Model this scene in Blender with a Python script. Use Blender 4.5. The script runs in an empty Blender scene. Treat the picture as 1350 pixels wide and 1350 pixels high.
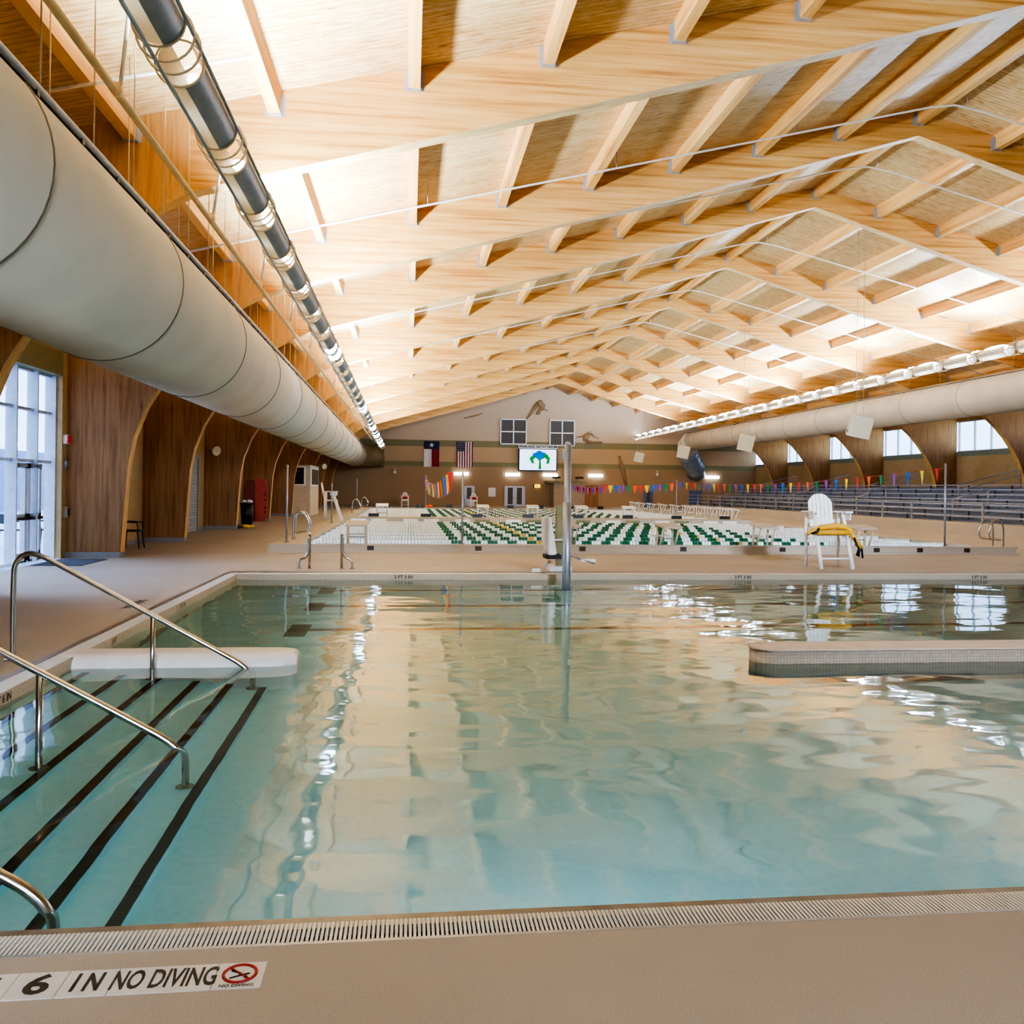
import bpy, math, random
from mathutils import Vector, Matrix
random.seed(7)
sc = bpy.context.scene
COL = sc.collection
PI = math.pi

# ------------------------------------------------------------------ materials
def lin(h):
    h = h.lstrip('#'); o = []
    for i in (0, 2, 4):
        c = int(h[i:i+2], 16)/255
        o.append(c/12.92 if c <= .04045 else ((c+.055)/1.055)**2.4)
    return (o[0], o[1], o[2], 1)

def newmat(name):
    m = bpy.data.materials.new(name); m.use_nodes = True
    nt = m.node_tree; nt.nodes.clear()
    out = nt.nodes.new('ShaderNodeOutputMaterial')
    return m, nt, out

def N(nt, t, **kw):
    n = nt.nodes.new('ShaderNode'+t)
    for k, v in kw.items():
        if k in n.inputs: n.inputs[k].default_value = v
        else: setattr(n, k, v)
    return n

def L(nt, a, b): nt.links.new(a, b)

def coords(nt, scale, rnd=False):
    tc = N(nt, 'TexCoord'); mp = N(nt, 'Mapping'); mp.inputs['Scale'].default_value = scale
    L(nt, tc.outputs['Object'], mp.inputs['Vector'])
    if rnd:
        oi = N(nt, 'ObjectInfo'); cb = N(nt, 'CombineXYZ'); mu = N(nt, 'Math', operation='MULTIPLY'); mu.inputs[1].default_value = 37
        L(nt, oi.outputs['Random'], mu.inputs[0])
        for i in range(3): L(nt, mu.outputs[0], cb.inputs[i])
        L(nt, cb.outputs[0], mp.inputs['Location'])
    return mp.outputs[0]

def ramp(nt, fac, stops):
    r = N(nt, 'ValToRGB'); e = r.color_ramp.elements
    while len(e) < len(stops): e.new(.5)
    for i, (p, c) in enumerate(stops): e[i].position = p; e[i].color = c
    L(nt, fac, r.inputs[0]); return r.outputs[0]

def mixc(nt, f, a, b, mode='MIX'):
    m = N(nt, 'Mix', data_type='RGBA', blend_type=mode)
    if isinstance(f, (int, float)): m.inputs[0].default_value = f
    else: L(nt, f, m.inputs[0])
    for s, v in ((6, a), (7, b)):
        if isinstance(v, tuple): m.inputs[s].default_value = v
        else: L(nt, v, m.inputs[s])
    return m.outputs[2]

def bsdf(nt, out, col, rough=.5, metal=0, spec=.5, bump=None, bstr=.1, bdist=.01):
    b = N(nt, 'BsdfPrincipled', Roughness=rough, Metallic=metal)
    b.inputs['Specular IOR Level'].default_value = spec
    if isinstance(col, tuple): b.inputs['Base Color'].default_value = col
    else: L(nt, col, b.inputs['Base Color'])
    if bump is not None:
        bp = N(nt, 'Bump', Strength=bstr, Distance=bdist); L(nt, bump, bp.inputs['Height']); L(nt, bp.outputs[0], b.inputs['Normal'])
    L(nt, b.outputs[0], out.inputs[0]); return b

def plain(name, hexc, rough=.5, metal=0, var=.06, scale=6, spec=.5):
    m, nt, out = newmat(name); v = coords(nt, (scale,)*3)
    n = N(nt, 'TexNoise', Scale=1, Detail=4); L(nt, v, n.inputs['Vector'])
    c = lin(hexc); d = tuple(x*(1-var*2.2) for x in c[:3])+(1,); e = tuple(min(1, x*(1+var)) for x in c[:3])+(1,)
    bsdf(nt, out, ramp(nt, n.outputs[0], [(.3, d), (.7, e)]), rough, metal, spec)
    return m

def emit(name, hexc, s):
    m, nt, out = newmat(name); e = N(nt, 'Emission', Strength=s); e.inputs[0].default_value = lin(hexc)
    L(nt, e.outputs[0], out.inputs[0]); return m

def wood(name, light, mid, dark, scale, rough=.45, knots=True, rnd=False, plank=None, shade_fade=None):
    """scale: per-axis frequency - small along the grain"""
    m, nt, out = newmat(name); v = coords(nt, scale, rnd)
    n1 = N(nt, 'TexNoise', Scale=1, Detail=6, Roughness=.65); L(nt, v, n1.inputs['Vector'])
    c = ramp(nt, n1.outputs[0], [(.28, lin(dark)), (.47, lin(mid)), (.72, lin(light))])
    big = N(nt, 'TexNoise', Scale=.9, Detail=3); L(nt, coords(nt, (.5, .5, .5), rnd), big.inputs['Vector'])
    c = mixc(nt, .35, c, ramp(nt, big.outputs[0], [(.35, lin(dark)), (.65, lin(light))]), 'SOFT_LIGHT')
    if knots:
        vo = N(nt, 'TexVoronoi', Scale=1.0, Randomness=1.0); L(nt, coords(nt, tuple(min(s, 5)*.55 for s in scale), rnd), vo.inputs['Vector'])
        k = ramp(nt, vo.outputs['Distance'], [(.035, (1, 1, 1, 1)), (.075, (0, 0, 0, 1))])
        c = mixc(nt, k, c, tuple(x*.42 for x in lin(dark)[:3])+(1,))
    if plank:
        ax, w = plank
        tc = N(nt, 'TexCoord'); sx = N(nt, 'SeparateXYZ'); L(nt, tc.outputs['Object'], sx.inputs[0])
        mu = N(nt, 'Math', operation='DIVIDE'); mu.inputs[1].default_value = w; L(nt, sx.outputs[ax], mu.inputs[0])
        fl = N(nt, 'Math', operation='FLOOR'); L(nt, mu.outputs[0], fl.inputs[0])
        wn = N(nt, 'TexWhiteNoise', noise_dimensions='1D'); L(nt, fl.outputs[0], wn.inputs['W'])
        c = mixc(nt, .16, c, ramp(nt, wn.outputs[0], [(0, lin(dark)), (1, lin(light))]))
        fr = N(nt, 'Math', operation='FRACT'); L(nt, mu.outputs[0], fr.inputs[0])
        c = mixc(nt, ramp(nt, fr.outputs[0], [(.05, (.75, .75, .75, 1)), (.11, (0, 0, 0, 1))]), c, tuple(x*.5 for x in lin(dark)[:3])+(1,))
    if shade_fade:
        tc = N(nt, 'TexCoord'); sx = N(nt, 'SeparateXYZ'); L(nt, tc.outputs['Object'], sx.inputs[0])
        mr = N(nt, 'MapRange'); mr.inputs[1].default_value = shade_fade[0]; mr.inputs[2].default_value = shade_fade[1]; L(nt, sx.outputs[2], mr.inputs[0])
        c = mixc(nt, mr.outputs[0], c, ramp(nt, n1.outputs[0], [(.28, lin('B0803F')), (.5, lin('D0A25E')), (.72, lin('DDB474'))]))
    bsdf(nt, out, c, rough, 0, .3)
    return m

M = {}
M['beam'] = wood('glulam beam', 'E8C488', 'D4A660', '9E6C30', (.32, 7, 11))
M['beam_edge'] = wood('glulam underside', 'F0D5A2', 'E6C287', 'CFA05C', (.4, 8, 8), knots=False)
M['purlin'] = wood('purlin wood', 'EFCB8E', 'E0B06A', 'BC7F3A', (9, .35, 9), rnd=True)
M['deck'] = wood('roof decking', 'F0D8AC', 'DDB97E', 'AE7C40', (.45, 16, 16), plank=(1, .11))
M['column'] = wood('shade-tinted arch wood', 'AC8A60', '957248', '70522F', (14, 5, .7), shade_fade=(3.7, 5.0))  # painted shade: browner low down, fading up to the beam wood colour
M['column_edge'] = wood('arch column edge', 'E0BE7C', 'D2AA66', 'B68A48', (8, 8, .6), knots=False)
M['galv'] = plain('galvanised steel', 'B9BEC6', .4, .6)
M['grout'] = plain('concrete grout', '8C8C8C', .8)
M['riser'] = plain('grey riser', '7A808C', .6)  # one even grey, darker than the seat planks
M['steel'] = plain('brushed stainless', 'B9B4AA', .22, 1, .05, 20)
M['alu'] = plain('aluminium', '9EA0A8', .42, .7)
M['bench_metal'] = plain('bleacher aluminium', 'A2A8BC', .45, .2)
M['white'] = plain('white paint', 'EEECE6', .4, 0, .03)
M['white_plastic'] = plain('white plastic', 'E9E7E0', .35, 0, .04)
M['cream'] = plain('cream speaker shell', 'CDC2A2', .5, 0, .03)
M['frame'] = plain('pale window frame', 'C4CCDA', .4, 0)
M['grille'] = plain('cream grille', 'C6BA9A', .6, 0, .04, 60)
M['black'] = plain('black plastic', '14130F', .4, 0, .1)
M['slat'] = plain('dark louvre slat', '5F5650', .6)
M['dark'] = plain('dark mesh', '57534F', .6, 0, .1, 40)
M['duct'] = plain('fabric duct', 'C6BDA8', .6, 0, .05, .8)
M['seam'] = plain('duct seam', '66604F', .7)
M['rail_white'] = plain('duct track', 'DAD5D0', .4)
M['silver'] = plain('silver duct', '8E96A4', .35, .25)
M['pipe'] = plain('painted pipe', 'D2BD92', .45)
M['pipe_white'] = plain('sprinkler pipe', 'EDE6D6', .4)
def translucent(name, h):
    m, nt, out = newmat(name); d = N(nt, 'BsdfDiffuse'); t = N(nt, 'BsdfTranslucent'); d.inputs[0].default_value = lin(h); t.inputs[0].default_value = lin(h)
    mx = N(nt, 'MixShader'); mx.inputs[0].default_value = .5; L(nt, d.outputs[0], mx.inputs[1]); L(nt, t.outputs[0], mx.inputs[2]); L(nt, mx.outputs[0], out.inputs[0]); return m
M['trough'] = translucent('light drum', 'D8CFB8')
M['trough_in'] = plain('light trough collar', 'D8CBAA', .4)
M['lens'] = emit('lamp lens', 'FBFCFF', 16)
M['lens_dim'] = emit('lamp lens shaded', 'FFF4E0', 9)
M['shade'] = plain('grey shade plate', '8F9196', .4, .2)
M['walllamp'] = emit('wall lamp tube', 'FFF4E0', 9)
M['yellow'] = plain('yellow foam', 'D8A81C', .6)
M['red'] = plain('red plastic', 'B3342A', .5)
M['board_dark'] = plain('dull red board', '7E3A30', .5)
M['board_red'] = plain('red board', 'B0483A', .5)
M['orange'] = plain('orange plastic', 'E8602A', .5)
M['blue'] = plain('blue paint', '5A6C94', .5)
M['grey'] = plain('grey paint', '8E8F90', .5)
M['mat'] = plain('door mat', '4A4E5C', .9)

M['stone'] = plain('stone curb', '80766A', .35, 0, .15, 12)
M['bench'] = plain('white plaster bench', 'ECE9E4', .45, 0, .05, 3)
M['lanewhite'] = plain('white lane float', 'F2F0E8', .4)
M['lanegreen'] = plain('green lane float', '0B5A36', .4)
M['laneyellow'] = plain('yellow lane float', 'E8B840', .4)
M['brownmark'] = plain('dark marker tile', '3A2A20', .5)
M['door_tan'] = plain('tan door', '9C8A6E', .5)
M['doorgrey'] = plain('grey roller shutter', 'A6A8A8', .5)
M['boothwall'] = plain('booth wall', 'C9BBA0', .7)
M['sculpt'] = plain('bronze cutout', '8E744F', .5)
M['flagblue'] = plain('flag blue', '1E2344', .8)
M['flagred'] = plain('flag red', '7E1420', .8)
M['flagwhite'] = plain('flag white', 'D9D2CC', .8)
M['ink'] = plain('black ink', '131211', .6)
M['redink'] = plain('red ink', 'A8322C', .6)
M['signwhite'] = plain('white sign tile', 'E4E2DC', .4, 0, .05)
M['exityellow'] = emit('exit sign glow', 'F2C22A', 2.2)
M['hoodgreen'] = plain('storefront header', '87845F', .7)
M['outbuild'] = plain('pale outdoor facade', '8A9CC4', .8)
M['outground'] = plain('outdoor paving', 'B9C6E4', .8)
for k, h in dict(p_red='D8352C', p_yellow='F2CE12', p_blue='1767D2', p_purple='8A4FB0', p_green='2F8A58', p_orange='F0641E').items():
    M[k] = plain('pennant '+k[2:], h, .6, 0, .03)

def concrete(name, h1, h2, h3, sp=90, rough=.7):
    m, nt, out = newmat(name)
    a = N(nt, 'TexNoise', Scale=.7, Detail=5); L(nt, coords(nt, (1, 1, 1)), a.inputs['Vector'])
    b = N(nt, 'TexNoise', Scale=sp, Detail=3); L(nt, coords(nt, (1, 1, 1)), b.inputs['Vector'])
    c = ramp(nt, a.outputs[0], [(.35, lin(h1)), (.65, lin(h2))])
    c = mixc(nt, ramp(nt, b.outputs[0], [(.4, (0, 0, 0, 1)), (.62, (.55, .55, .55, 1))]), c, lin(h3))
    bsdf(nt, out, c, rough, 0, .35, b.outputs[0], .12, .002)
    return m
M['deck_floor'] = concrete('pool deck concrete', 'B7AEA2', 'ADA498', '8B8276', 230)
M['ledge'] = concrete('pool ledge', 'C0B4A0', 'B8AC98', 'A69A86', 40)
M['walltan'] = concrete('tan wall', 'A88654', 'A07C48', '9A7744', 8, .8)
M['wallside'] = concrete('side wall', 'B8A076', 'B09768', 'A88F62', 8, .8)

def tiles(name, c1, c2, mortar, bw, bh, rough=.4, axes=('X', 'Z')):
    m, nt, out = newmat(name); tc = N(nt, 'TexCoord'); sp = N(nt, 'SeparateXYZ'); cb = N(nt, 'CombineXYZ')
    L(nt, tc.outputs['Object'], sp.inputs[0]); L(nt, sp.outputs[axes[0]], cb.inputs[0]); L(nt, sp.outputs[axes[1]], cb.inputs[1])
    b = N(nt, 'TexBrick', Scale=1); b.offset = 0
    b.inputs['Color1'].default_value = lin(c1); b.inputs['Color2'].default_value = lin(c2); b.inputs['Mortar'].default_value = lin(mortar)
    b.inputs['Mortar Size'].default_value = bw*.05; b.inputs['Brick Width'].default_value = bw; b.inputs['Row Height'].default_value = bh
    L(nt, cb.outputs[0], b.inputs['Vector']); bsdf(nt, out, b.outputs[0], rough); return m
M['islandtile'] = tiles('island mosaic', '8C7F6E', '998C78', '6E6458', .034, .034)
M['islandtop'] = plain('island coping', 'B5A28A', .5)
M['poolwall'] = tiles('pool wall tile', 'B9B8A4', 'C2C1AE', 'A0A090', .1, .1)
M['targettile'] = tiles('dark lane tile', '2A2C2C', '343636', '5A6060', .09, .09, axes=('X', 'Y'))
M['tread_black'] = tiles('black step tile', '14120F', '1B1916', '3A3A38', .034, .034, axes=('X', 'Y'))
M['poolfloor'] = concrete('pool plaster', 'AEDEEA', 'A6D8E4', 'BAE4EE', 20, .8)
M['steptread'] = concrete('step plaster', 'BCEAF4', 'B4E4F0', 'C4EEF6', 20, .8)

def gable_mat():
    m, nt, out = newmat('gable wall paint'); tc = N(nt, 'TexCoord'); sp = N(nt, 'SeparateXYZ'); L(nt, tc.outputs['Object'], sp.inputs[0])
    mp = N(nt, 'MapRange'); mp.inputs[1].default_value = 0; mp.inputs[2].default_value = 12; L(nt, sp.outputs[2], mp.inputs[0])
    r = N(nt, 'ValToRGB'); r.color_ramp.interpolation = 'CONSTANT'; e = r.color_ramp.elements
    st = [(0, lin('A08868')), (3.42/12, lin('85805E')), (3.83/12, lin('B59C78')), (5.12/12, lin('85805E')), (5.68/12, lin('C2AE92'))]
    while len(e) < len(st): e.new(.5)
    for i, (p, c) in enumerate(st): e[i].position = p; e[i].color = c
    L(nt, mp.outputs[0], r.inputs[0]); bsdf(nt, out, r.outputs[0], .85, 0, .2); return m
M['gable'] = gable_mat()

def water_mat():
    m, nt, out = newmat('pool water')
    a = N(nt, 'TexNoise', Scale=1, Detail=2, Roughness=.45); L(nt, coords(nt, (.55, .9, 1)), a.inputs['Vector'])
    b = N(nt, 'TexNoise', Scale=1, Detail=1.5, Roughness=.4); L(nt, coords(nt, (2.2, 3.2, 1)), b.inputs['Vector'])
    ad = N(nt, 'Math', operation='MULTIPLY_ADD'); ad.inputs[1].default_value = .16; L(nt, b.outputs[0], ad.inputs[0]); L(nt, a.outputs[0], ad.inputs[2])
    bp = N(nt, 'Bump', Strength=1, Distance=.020); L(nt, ad.outputs[0], bp.inputs['Height'])
    fr = N(nt, 'Fresnel', IOR=1.4); L(nt, bp.outputs[0], fr.inputs['Normal'])
    rf = N(nt, 'BsdfRefraction', IOR=1.333, Roughness=0); rf.inputs[0].default_value = (.93, .99, 1, 1); L(nt, bp.outputs[0], rf.inputs['Normal'])
    gl = N(nt, 'BsdfGlossy', Roughness=.03); gl.inputs[0].default_value = (1, 1, 1, 1); L(nt, bp.outputs[0], gl.inputs['Normal'])
    mx = N(nt, 'MixShader'); L(nt, fr.outputs[0], mx.inputs[0]); L(nt, rf.outputs[0], mx.inputs[1]); L(nt, gl.outputs[0], mx.inputs[2])
    L(nt, mx.outputs[0], out.inputs[0]); return m
M['water'] = water_mat()

def glass_mat():
    m, nt, out = newmat('window glass'); t = N(nt, 'BsdfTransparent'); g = N(nt, 'BsdfGlossy', Roughness=.02)
    mx = N(nt, 'MixShader'); mx.inputs[0].default_value = .06; L(nt, t.outputs[0], mx.inputs[1]); L(nt, g.outputs[0], mx.inputs[2]); L(nt, mx.outputs[0], out.inputs[0])
    return m
M['glass'] = glass_mat()
M['darkglass'] = plain('dark window glass', '2A2C2E', .1)

# ------------------------------------------------------------------ mesh builder
class MB:
    def __init__(s): s.v = []; s.f = []; s.m = []; s.s = []
    def add(s, vs, fs, mi=0, sm=False):
        o = len(s.v); s.v += [tuple(v) for v in vs]
        for f in fs: s.f.append([i+o for i in f]); s.m.append(mi); s.s.append(sm)
        return s
    def box(s, x0, y0, z0, x1, y1, z1, mi=0):
        vs = [(x, y, z) for z in (z0, z1) for y in (y0, y1) for x in (x0, x1)]
        return s.add(vs, [(0, 2, 3, 1), (4, 5, 7, 6), (0, 1, 5, 4), (2, 6, 7, 3), (0, 4, 6, 2), (1, 3, 7, 5)], mi)
    def cbox(s, c, size, mi=0, rot=None):
        x, y, z = (q/2 for q in size); R = rot or Matrix.Identity(3); c = Vector(c)
        vs = [c+R@Vector((a*x, b*y, d*z)) for d in (-1, 1) for b in (-1, 1) for a in (-1, 1)]
        return s.add(vs, [(0, 2, 3, 1), (4, 5, 7, 6), (0, 1, 5, 4), (2, 6, 7, 3), (0, 4, 6, 2), (1, 3, 7, 5)], mi)
    def prism(s, poly, axis, a0, a1, mi=0, side=None, sm=False):
        """poly: list of 2-tuples in the two other axes (in x,y,z order)"""
        def P(p, a): return (a, p[0], p[1]) if axis == 0 else (p[0], a, p[1]) if axis == 1 else (p[0], p[1], a)
        n = len(poly); vs = [P(p, a0) for p in poly]+[P(p, a1) for p in poly]; o = len(s.v); s.v += vs
        s.f.append([o+i for i in range(n)]); s.m.append(mi); s.s.append(False)
        s.f.append([o+n+i for i in reversed(range(n))]); s.m.append(mi); s.s.append(False)
        for i in range(n):
            j = (i+1) % n; s.f.append([o+i, o+n+i, o+n+j, o+j]); s.m.append(side[i] if side else mi); s.s.append(sm)
        return s
    def tube(s, pts, r, n=8, mi=0, closed=False, caps=True):
        pts = [Vector(p) for p in pts]; K = len(pts); rs = r if isinstance(r, (list, tuple)) else [r]*K
        o = len(s.v); up = None
        for i, p in enumerate(pts):
            a = pts[i-1] if (i > 0 or closed) else p; b = pts[(i+1) % K] if (i < K-1 or closed) else p
            t = (b-a).normalized()
            if up is None:
                up = Vector((0, 0, 1)) if abs(t.z) < .9 else Vector((1, 0, 0))
            u = (up-t*up.dot(t)).normalized(); w = t.cross(u); up = u
            for k in range(n):
                an = 2*PI*k/n; s.v.append(tuple(p+(u*math.cos(an)+w*math.sin(an))*rs[i]))
        rng = K if closed else K-1
        for i in range(rng):
            a = o+i*n; b = o+((i+1) % K)*n
            for k in range(n):
                s.f.append([a+k, a+(k+1) % n, b+(k+1) % n, b+k]); s.m.append(mi); s.s.append(True)
        if caps and not closed:
            s.f.append([o+k for k in reversed(range(n))]); s.m.append(mi); s.s.append(False)
            s.f.append([o+(K-1)*n+k for k in range(n)]); s.m.append(mi); s.s.append(False)
        return s
    def disc(s, c, r, h, n=16, mi=0): return s.tube([Vector(c), Vector(c)+Vector((0, 0, h))], r, n, mi)
    def ball(s, c, r, n=10, mi=0):
        c = Vector(c); R = (r, r, r) if not isinstance(r, tuple) else r; o = len(s.v); h = n//2
        for i in range(h+1):
            th = PI*i/h
            for k in range(n):
                a = 2*PI*k/n; s.v.append((c.x+R[0]*math.sin(th)*math.cos(a), c.y+R[1]*math.sin(th)*math.sin(a), c.z+R[2]*math.cos(th)))
        for i in range(h):
            for k in range(n):
                s.f.append([o+i*n+k, o+(i+1)*n+k, o+(i+1)*n+(k+1) % n, o+i*n+(k+1) % n]); s.m.append(mi); s.s.append(True)
        return s
    def build(s, name, mats, parent=None, origin=None):
        me = bpy.data.meshes.new(name)
        base = Vector((0, 0, 0))
        p = parent
        while p is not None: base += p.location; p = p.parent
        og = Vector(origin) if origin else Vector((0, 0, 0))
        sub = base+og
        me.from_pydata([(v[0]-sub.x, v[1]-sub.y, v[2]-sub.z) for v in s.v], [], s.f); me.update()
        for m in (mats if isinstance(mats, (list, tuple)) else [mats]): me.materials.append(M[m] if isinstance(m, str) else m)
        me.polygons.foreach_set('material_index', s.m); me.polygons.foreach_set('use_smooth', s.s)
        o = bpy.data.objects.new(name, me); COL.objects.link(o)
        o.location = og
        if parent is not None: o.parent = parent
        return o

def soft(P, it=2, keep=None):
    P = [Vector(p) for p in P]
    for _ in range(it):
        Q = [P[0]]
        for a, b in zip(P[:-1], P[1:]): Q += [a.lerp(b, .25), a.lerp(b, .75)]
        P = Q+[P[-1]]
    return P
def box(*a, mi=0): return MB().box(*a, mi=mi)
def tag(o, label, cat, group=None, kind=None):
    o['label'] = label; o['category'] = cat
    if group: o['group'] = group
    if kind: o['kind'] = kind
    return o
def struct(o): o['kind'] = 'structure'; return o
def thing(name, label, cat, loc=(0, 0, 0), group=None, rz=0):
    o = bpy.data.objects.new(name, None); COL.objects.link(o); o.location = loc; o.rotation_euler = (0, 0, rz); o.empty_display_size = .1
    return tag(o, label, cat, group)
def copy_tree(o, parent=None):
    c = o.copy(); COL.objects.link(c)
    if parent is not None: c.parent = parent
    for ch in o.children: copy_tree(ch, c)
    return c
def dup(o, loc, label, group=None, rz=None, scale=None):
    c = copy_tree(o); c.location = loc; c['label'] = label
    if group: c['group'] = group
    if rz is not None: c.rotation_euler = (0, 0, rz)
    if scale: c.scale = (scale,)*3
    return c
def text(s, size, mat, parent, loc, rot=(0, 0, 0), sx=1, bold=.0, shear=0, name='lettering', align='CENTER'):
    cu = bpy.data.curves.new('t', 'FONT'); cu.body = s; cu.size = size; cu.align_x = align; cu.align_y = 'CENTER'; cu.offset = bold; cu.shear = shear
    cu.resolution_u = 3
    t = bpy.data.objects.new('t', cu); COL.objects.link(t)
    dg = bpy.context.evaluated_depsgraph_get(); me = bpy.data.meshes.new_from_object(t.evaluated_get(dg))
    bpy.data.objects.remove(t); bpy.data.curves.remove(cu)
    me.name = name; me.materials.clear(); me.materials.append(M[mat])
    o = bpy.data.objects.new(name, me); COL.objects.link(o); o.scale = (sx, 1, 1); o.rotation_euler = rot
    base = Vector((0, 0, 0)); p = parent
    while p is not None: base += p.location; p = p.parent
    o.location = Vector(loc)-base
    if parent is not None: o.parent = parent
    return o
ORD = ['first', 'second', 'third', 'fourth', 'fifth', 'sixth', 'seventh', 'eighth', 'ninth', 'tenth', 'eleventh', 'twelfth', 'thirteenth', 'fourteenth', 'fifteenth',
       'sixteenth', 'seventeenth', 'eighteenth', 'nineteenth', 'twentieth']
ORD += ['twenty-'+o for o in ORD[:9]]+['thirtieth']+['thirty-'+o for o in ORD[:9]]+['fortieth']

# ------------------------------------------------------------------ room constants
XL, XR, RX = -7.3, 31.3, 12.0           # left wall, right wall, ridge
YB, YG = -5.0, 77.0                     # wall behind the camera, gable
def zp(x): return 10.4-.245*abs(x-RX)   # purlin underside
def zd(x): return zp(x)+.34             # decking underside
WZ = -.10                               # water level
ARCH_Y = [6.3, 13.1, 19.8, 25.2, 32.5, 40.0, 47.4, 55.3, 62.8, 70.2]
TH = .28
PX0, PX1, PY0, PY1 = -3.05, 24.0, 3.38, 16.2   # near pool water
CX0, CX1, CY0, CY1 = -2.6, 15.2, 22.0, 60.0    # far pool water

# ------------------------------------------------------------------ floor
f = MB()
f.box(XL, YB, -.25, XR, 3.13, 0); f.box(XL, 3.13, -.25, -3.31, 77, 0); f.box(-3.31, 16.87, -.25, XR, 21.5, 0)
f.box(PX1+.1, 3.13, -.25, XR, 16.87, 0); f.box(15.9, 21.5, -.25, XR, 77, 0); f.box(-3.31, 60.7, -.25, 15.9, 77, 0)
struct(f.build('floor', 'deck_floor'))

# near pool basin: plaster floor and tiled walls
b = MB()
b.box(PX0-.3, PY0-.1, -1.1, PX1, PY1+.1, -1.0, mi=0)
b.box(PX0-.15, PY0-.1, -1.0, PX0, PY1+.1, -.095, mi=1); b.box(PX0, PY1, -1.0, PX1, PY1+.15, -.095, mi=1)
b.box(PX0, PY0-.10, -1.0, PX1, PY0-.06, -.02, mi=1); b.box(PX1, PY0, -1.0, PX1+.1, PY1, 0, mi=1)
struct(b.build('pool_basin', ['poolfloor', 'poolwall']))
w = MB(); w.add([(PX0, PY0-.06, WZ), (PX1, PY0-.06, WZ), (PX1, PY1, WZ), (PX0, PY1, WZ)], [(0, 1, 2, 3)])
struct(w.build('pool_water', 'water'))
# lane lines laid in the bottom tile
for i, y in enumerate((11.55, 13.65, 15.55)):
    o = thing('lane_marking', 'dark tiled lane line with crossbar on the pool bottom, %s from the steps' % ORD[i], 'pool lane line', (-1.4, y, -1.0), 'lane lines on the near pool bottom')
    box(-1.53, y-.45, -1.0, -1.27, y+.42, -.992).build('crossbar', 'targettile', o)
    box(-1.27, y-.08, -1.0, 23, y+.08, -.993).build('line', 'targettile', o)
# edge of the near pool
e = MB(); e.box(-3.31, 3.30, -.2, PX1, 3.385, -.03); struct(e.build('trim_1', 'stone'))
e = MB(); e.box(PX0-.02, 16.2, -.095, PX1, 16.28, .0, mi=0); e.box(PX0-.3, 16.28, -.09, PX1, 16.62, -.012, mi=1); e.box(-3.31, 16.62, -.2, PX1, 16.87, .0, mi=2)
struct(e.build('trim_2', ['ledge', 'signwhite', 'stone']))
e = MB(); e.box(-3.31, 3.4, -.2, -3.235, 16.62, .002, mi=0); e.box(-3.06, 3.39, -.095, PX0+.0, 16.2, 0, mi=1); struct(e.build('trim_3', ['stone', 'ledge']))
g = thing('gutter_grate', 'white slatted gutter grate along the near pool edge', 'gutter grate', (0, 3.2, -.05))
gm = MB(); x = -3.3
while x < 13: gm.box(x, 3.15, -.009, x+.0098, 3.29, -.003); x += .0165
gm.build('slats', 'white_plastic', g)
box(-3.31, 3.13, -.2, PX1, 3.30, -.05).build('channel', 'black', g)
box(-3.31, 3.13, -.06, 13, 3.147, .001).build('frame', 'galv', g)
g = thing('gutter_grate', 'pale grate along the left pool edge beside the deck', 'gutter grate', (-3.15, 10, -.05))
gm = MB(); y = 3.4
while y < 16.2: gm.box(-3.235, y, -.03, -3.06, y+.02, -.002); y += .026
gm.build('slats', 'white_plastic', g); box(-3.235, 3.4, -.2, -3.06, 16.6, -.04).build('channel', 'grey', g)

# entry steps
SX = [-2.88, -2.56, -2.24, -1.90, -1.60, -1.30]
st = thing('entry_steps', 'wide plaster steps going down into the pool with black edge tiles', 'pool steps', (-2.2, 5.8, -1.0))
sb = MB(); x0 = PX0
for k, x1 in enumerate(SX): sb.box(x0, PY0-.05, -1.0, x1, 8.46, -.23-.13*k); x0 = x1
sb.build('stair_flight', 'steptread', st)
for k, x1 in enumerate(SX): box(x1-.065, PY0-.05, -.24-.13*k, x1+.004, 8.42, -.226-.13*k).build('nosing', 'tread_black', st)
# white bench wall
bm = MB(); pr = []
for i in range(9):
    a = PI*i/8; pr.append((8.69-.25*math.cos(a)*1.0, -.10+.115*min(1, math.sin(a)*1.35)))
pts = [(PX0-.1, 1.0)]+[(-1.5, 1.0), (-1.22, .95), (-1.10, .8), (-1.05, .45)]
for i, (x, sc_) in enumerate(pts):
    for (yy, zz) in [(8.44, -1.0)]+pr+[(8.94, -1.0)]:
        bm.v.append((x, 8.69+(yy-8.69)*sc_, zz if zz < -.5 else -.1+(zz+.1)*(.6+.4*sc_)))
n = 11
for i in range(len(pts)-1):
    for k in range(n-1): bm.f.append([i*n+k, (i+1)*n+k, (i+1)*n+k+1, i*n+k+1]); bm.m.append(0); bm.s.append(True)
bm.f.append([(len(pts)-1)*n+k for k in range(n)]); bm.m.append(0); bm.s.append(False)
tag(bm.build('pool_bench', 'bench', origin=(-2, 8.69, -1)), 'white rounded plaster bench wall rising from the water beside the steps', 'pool bench')
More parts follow.
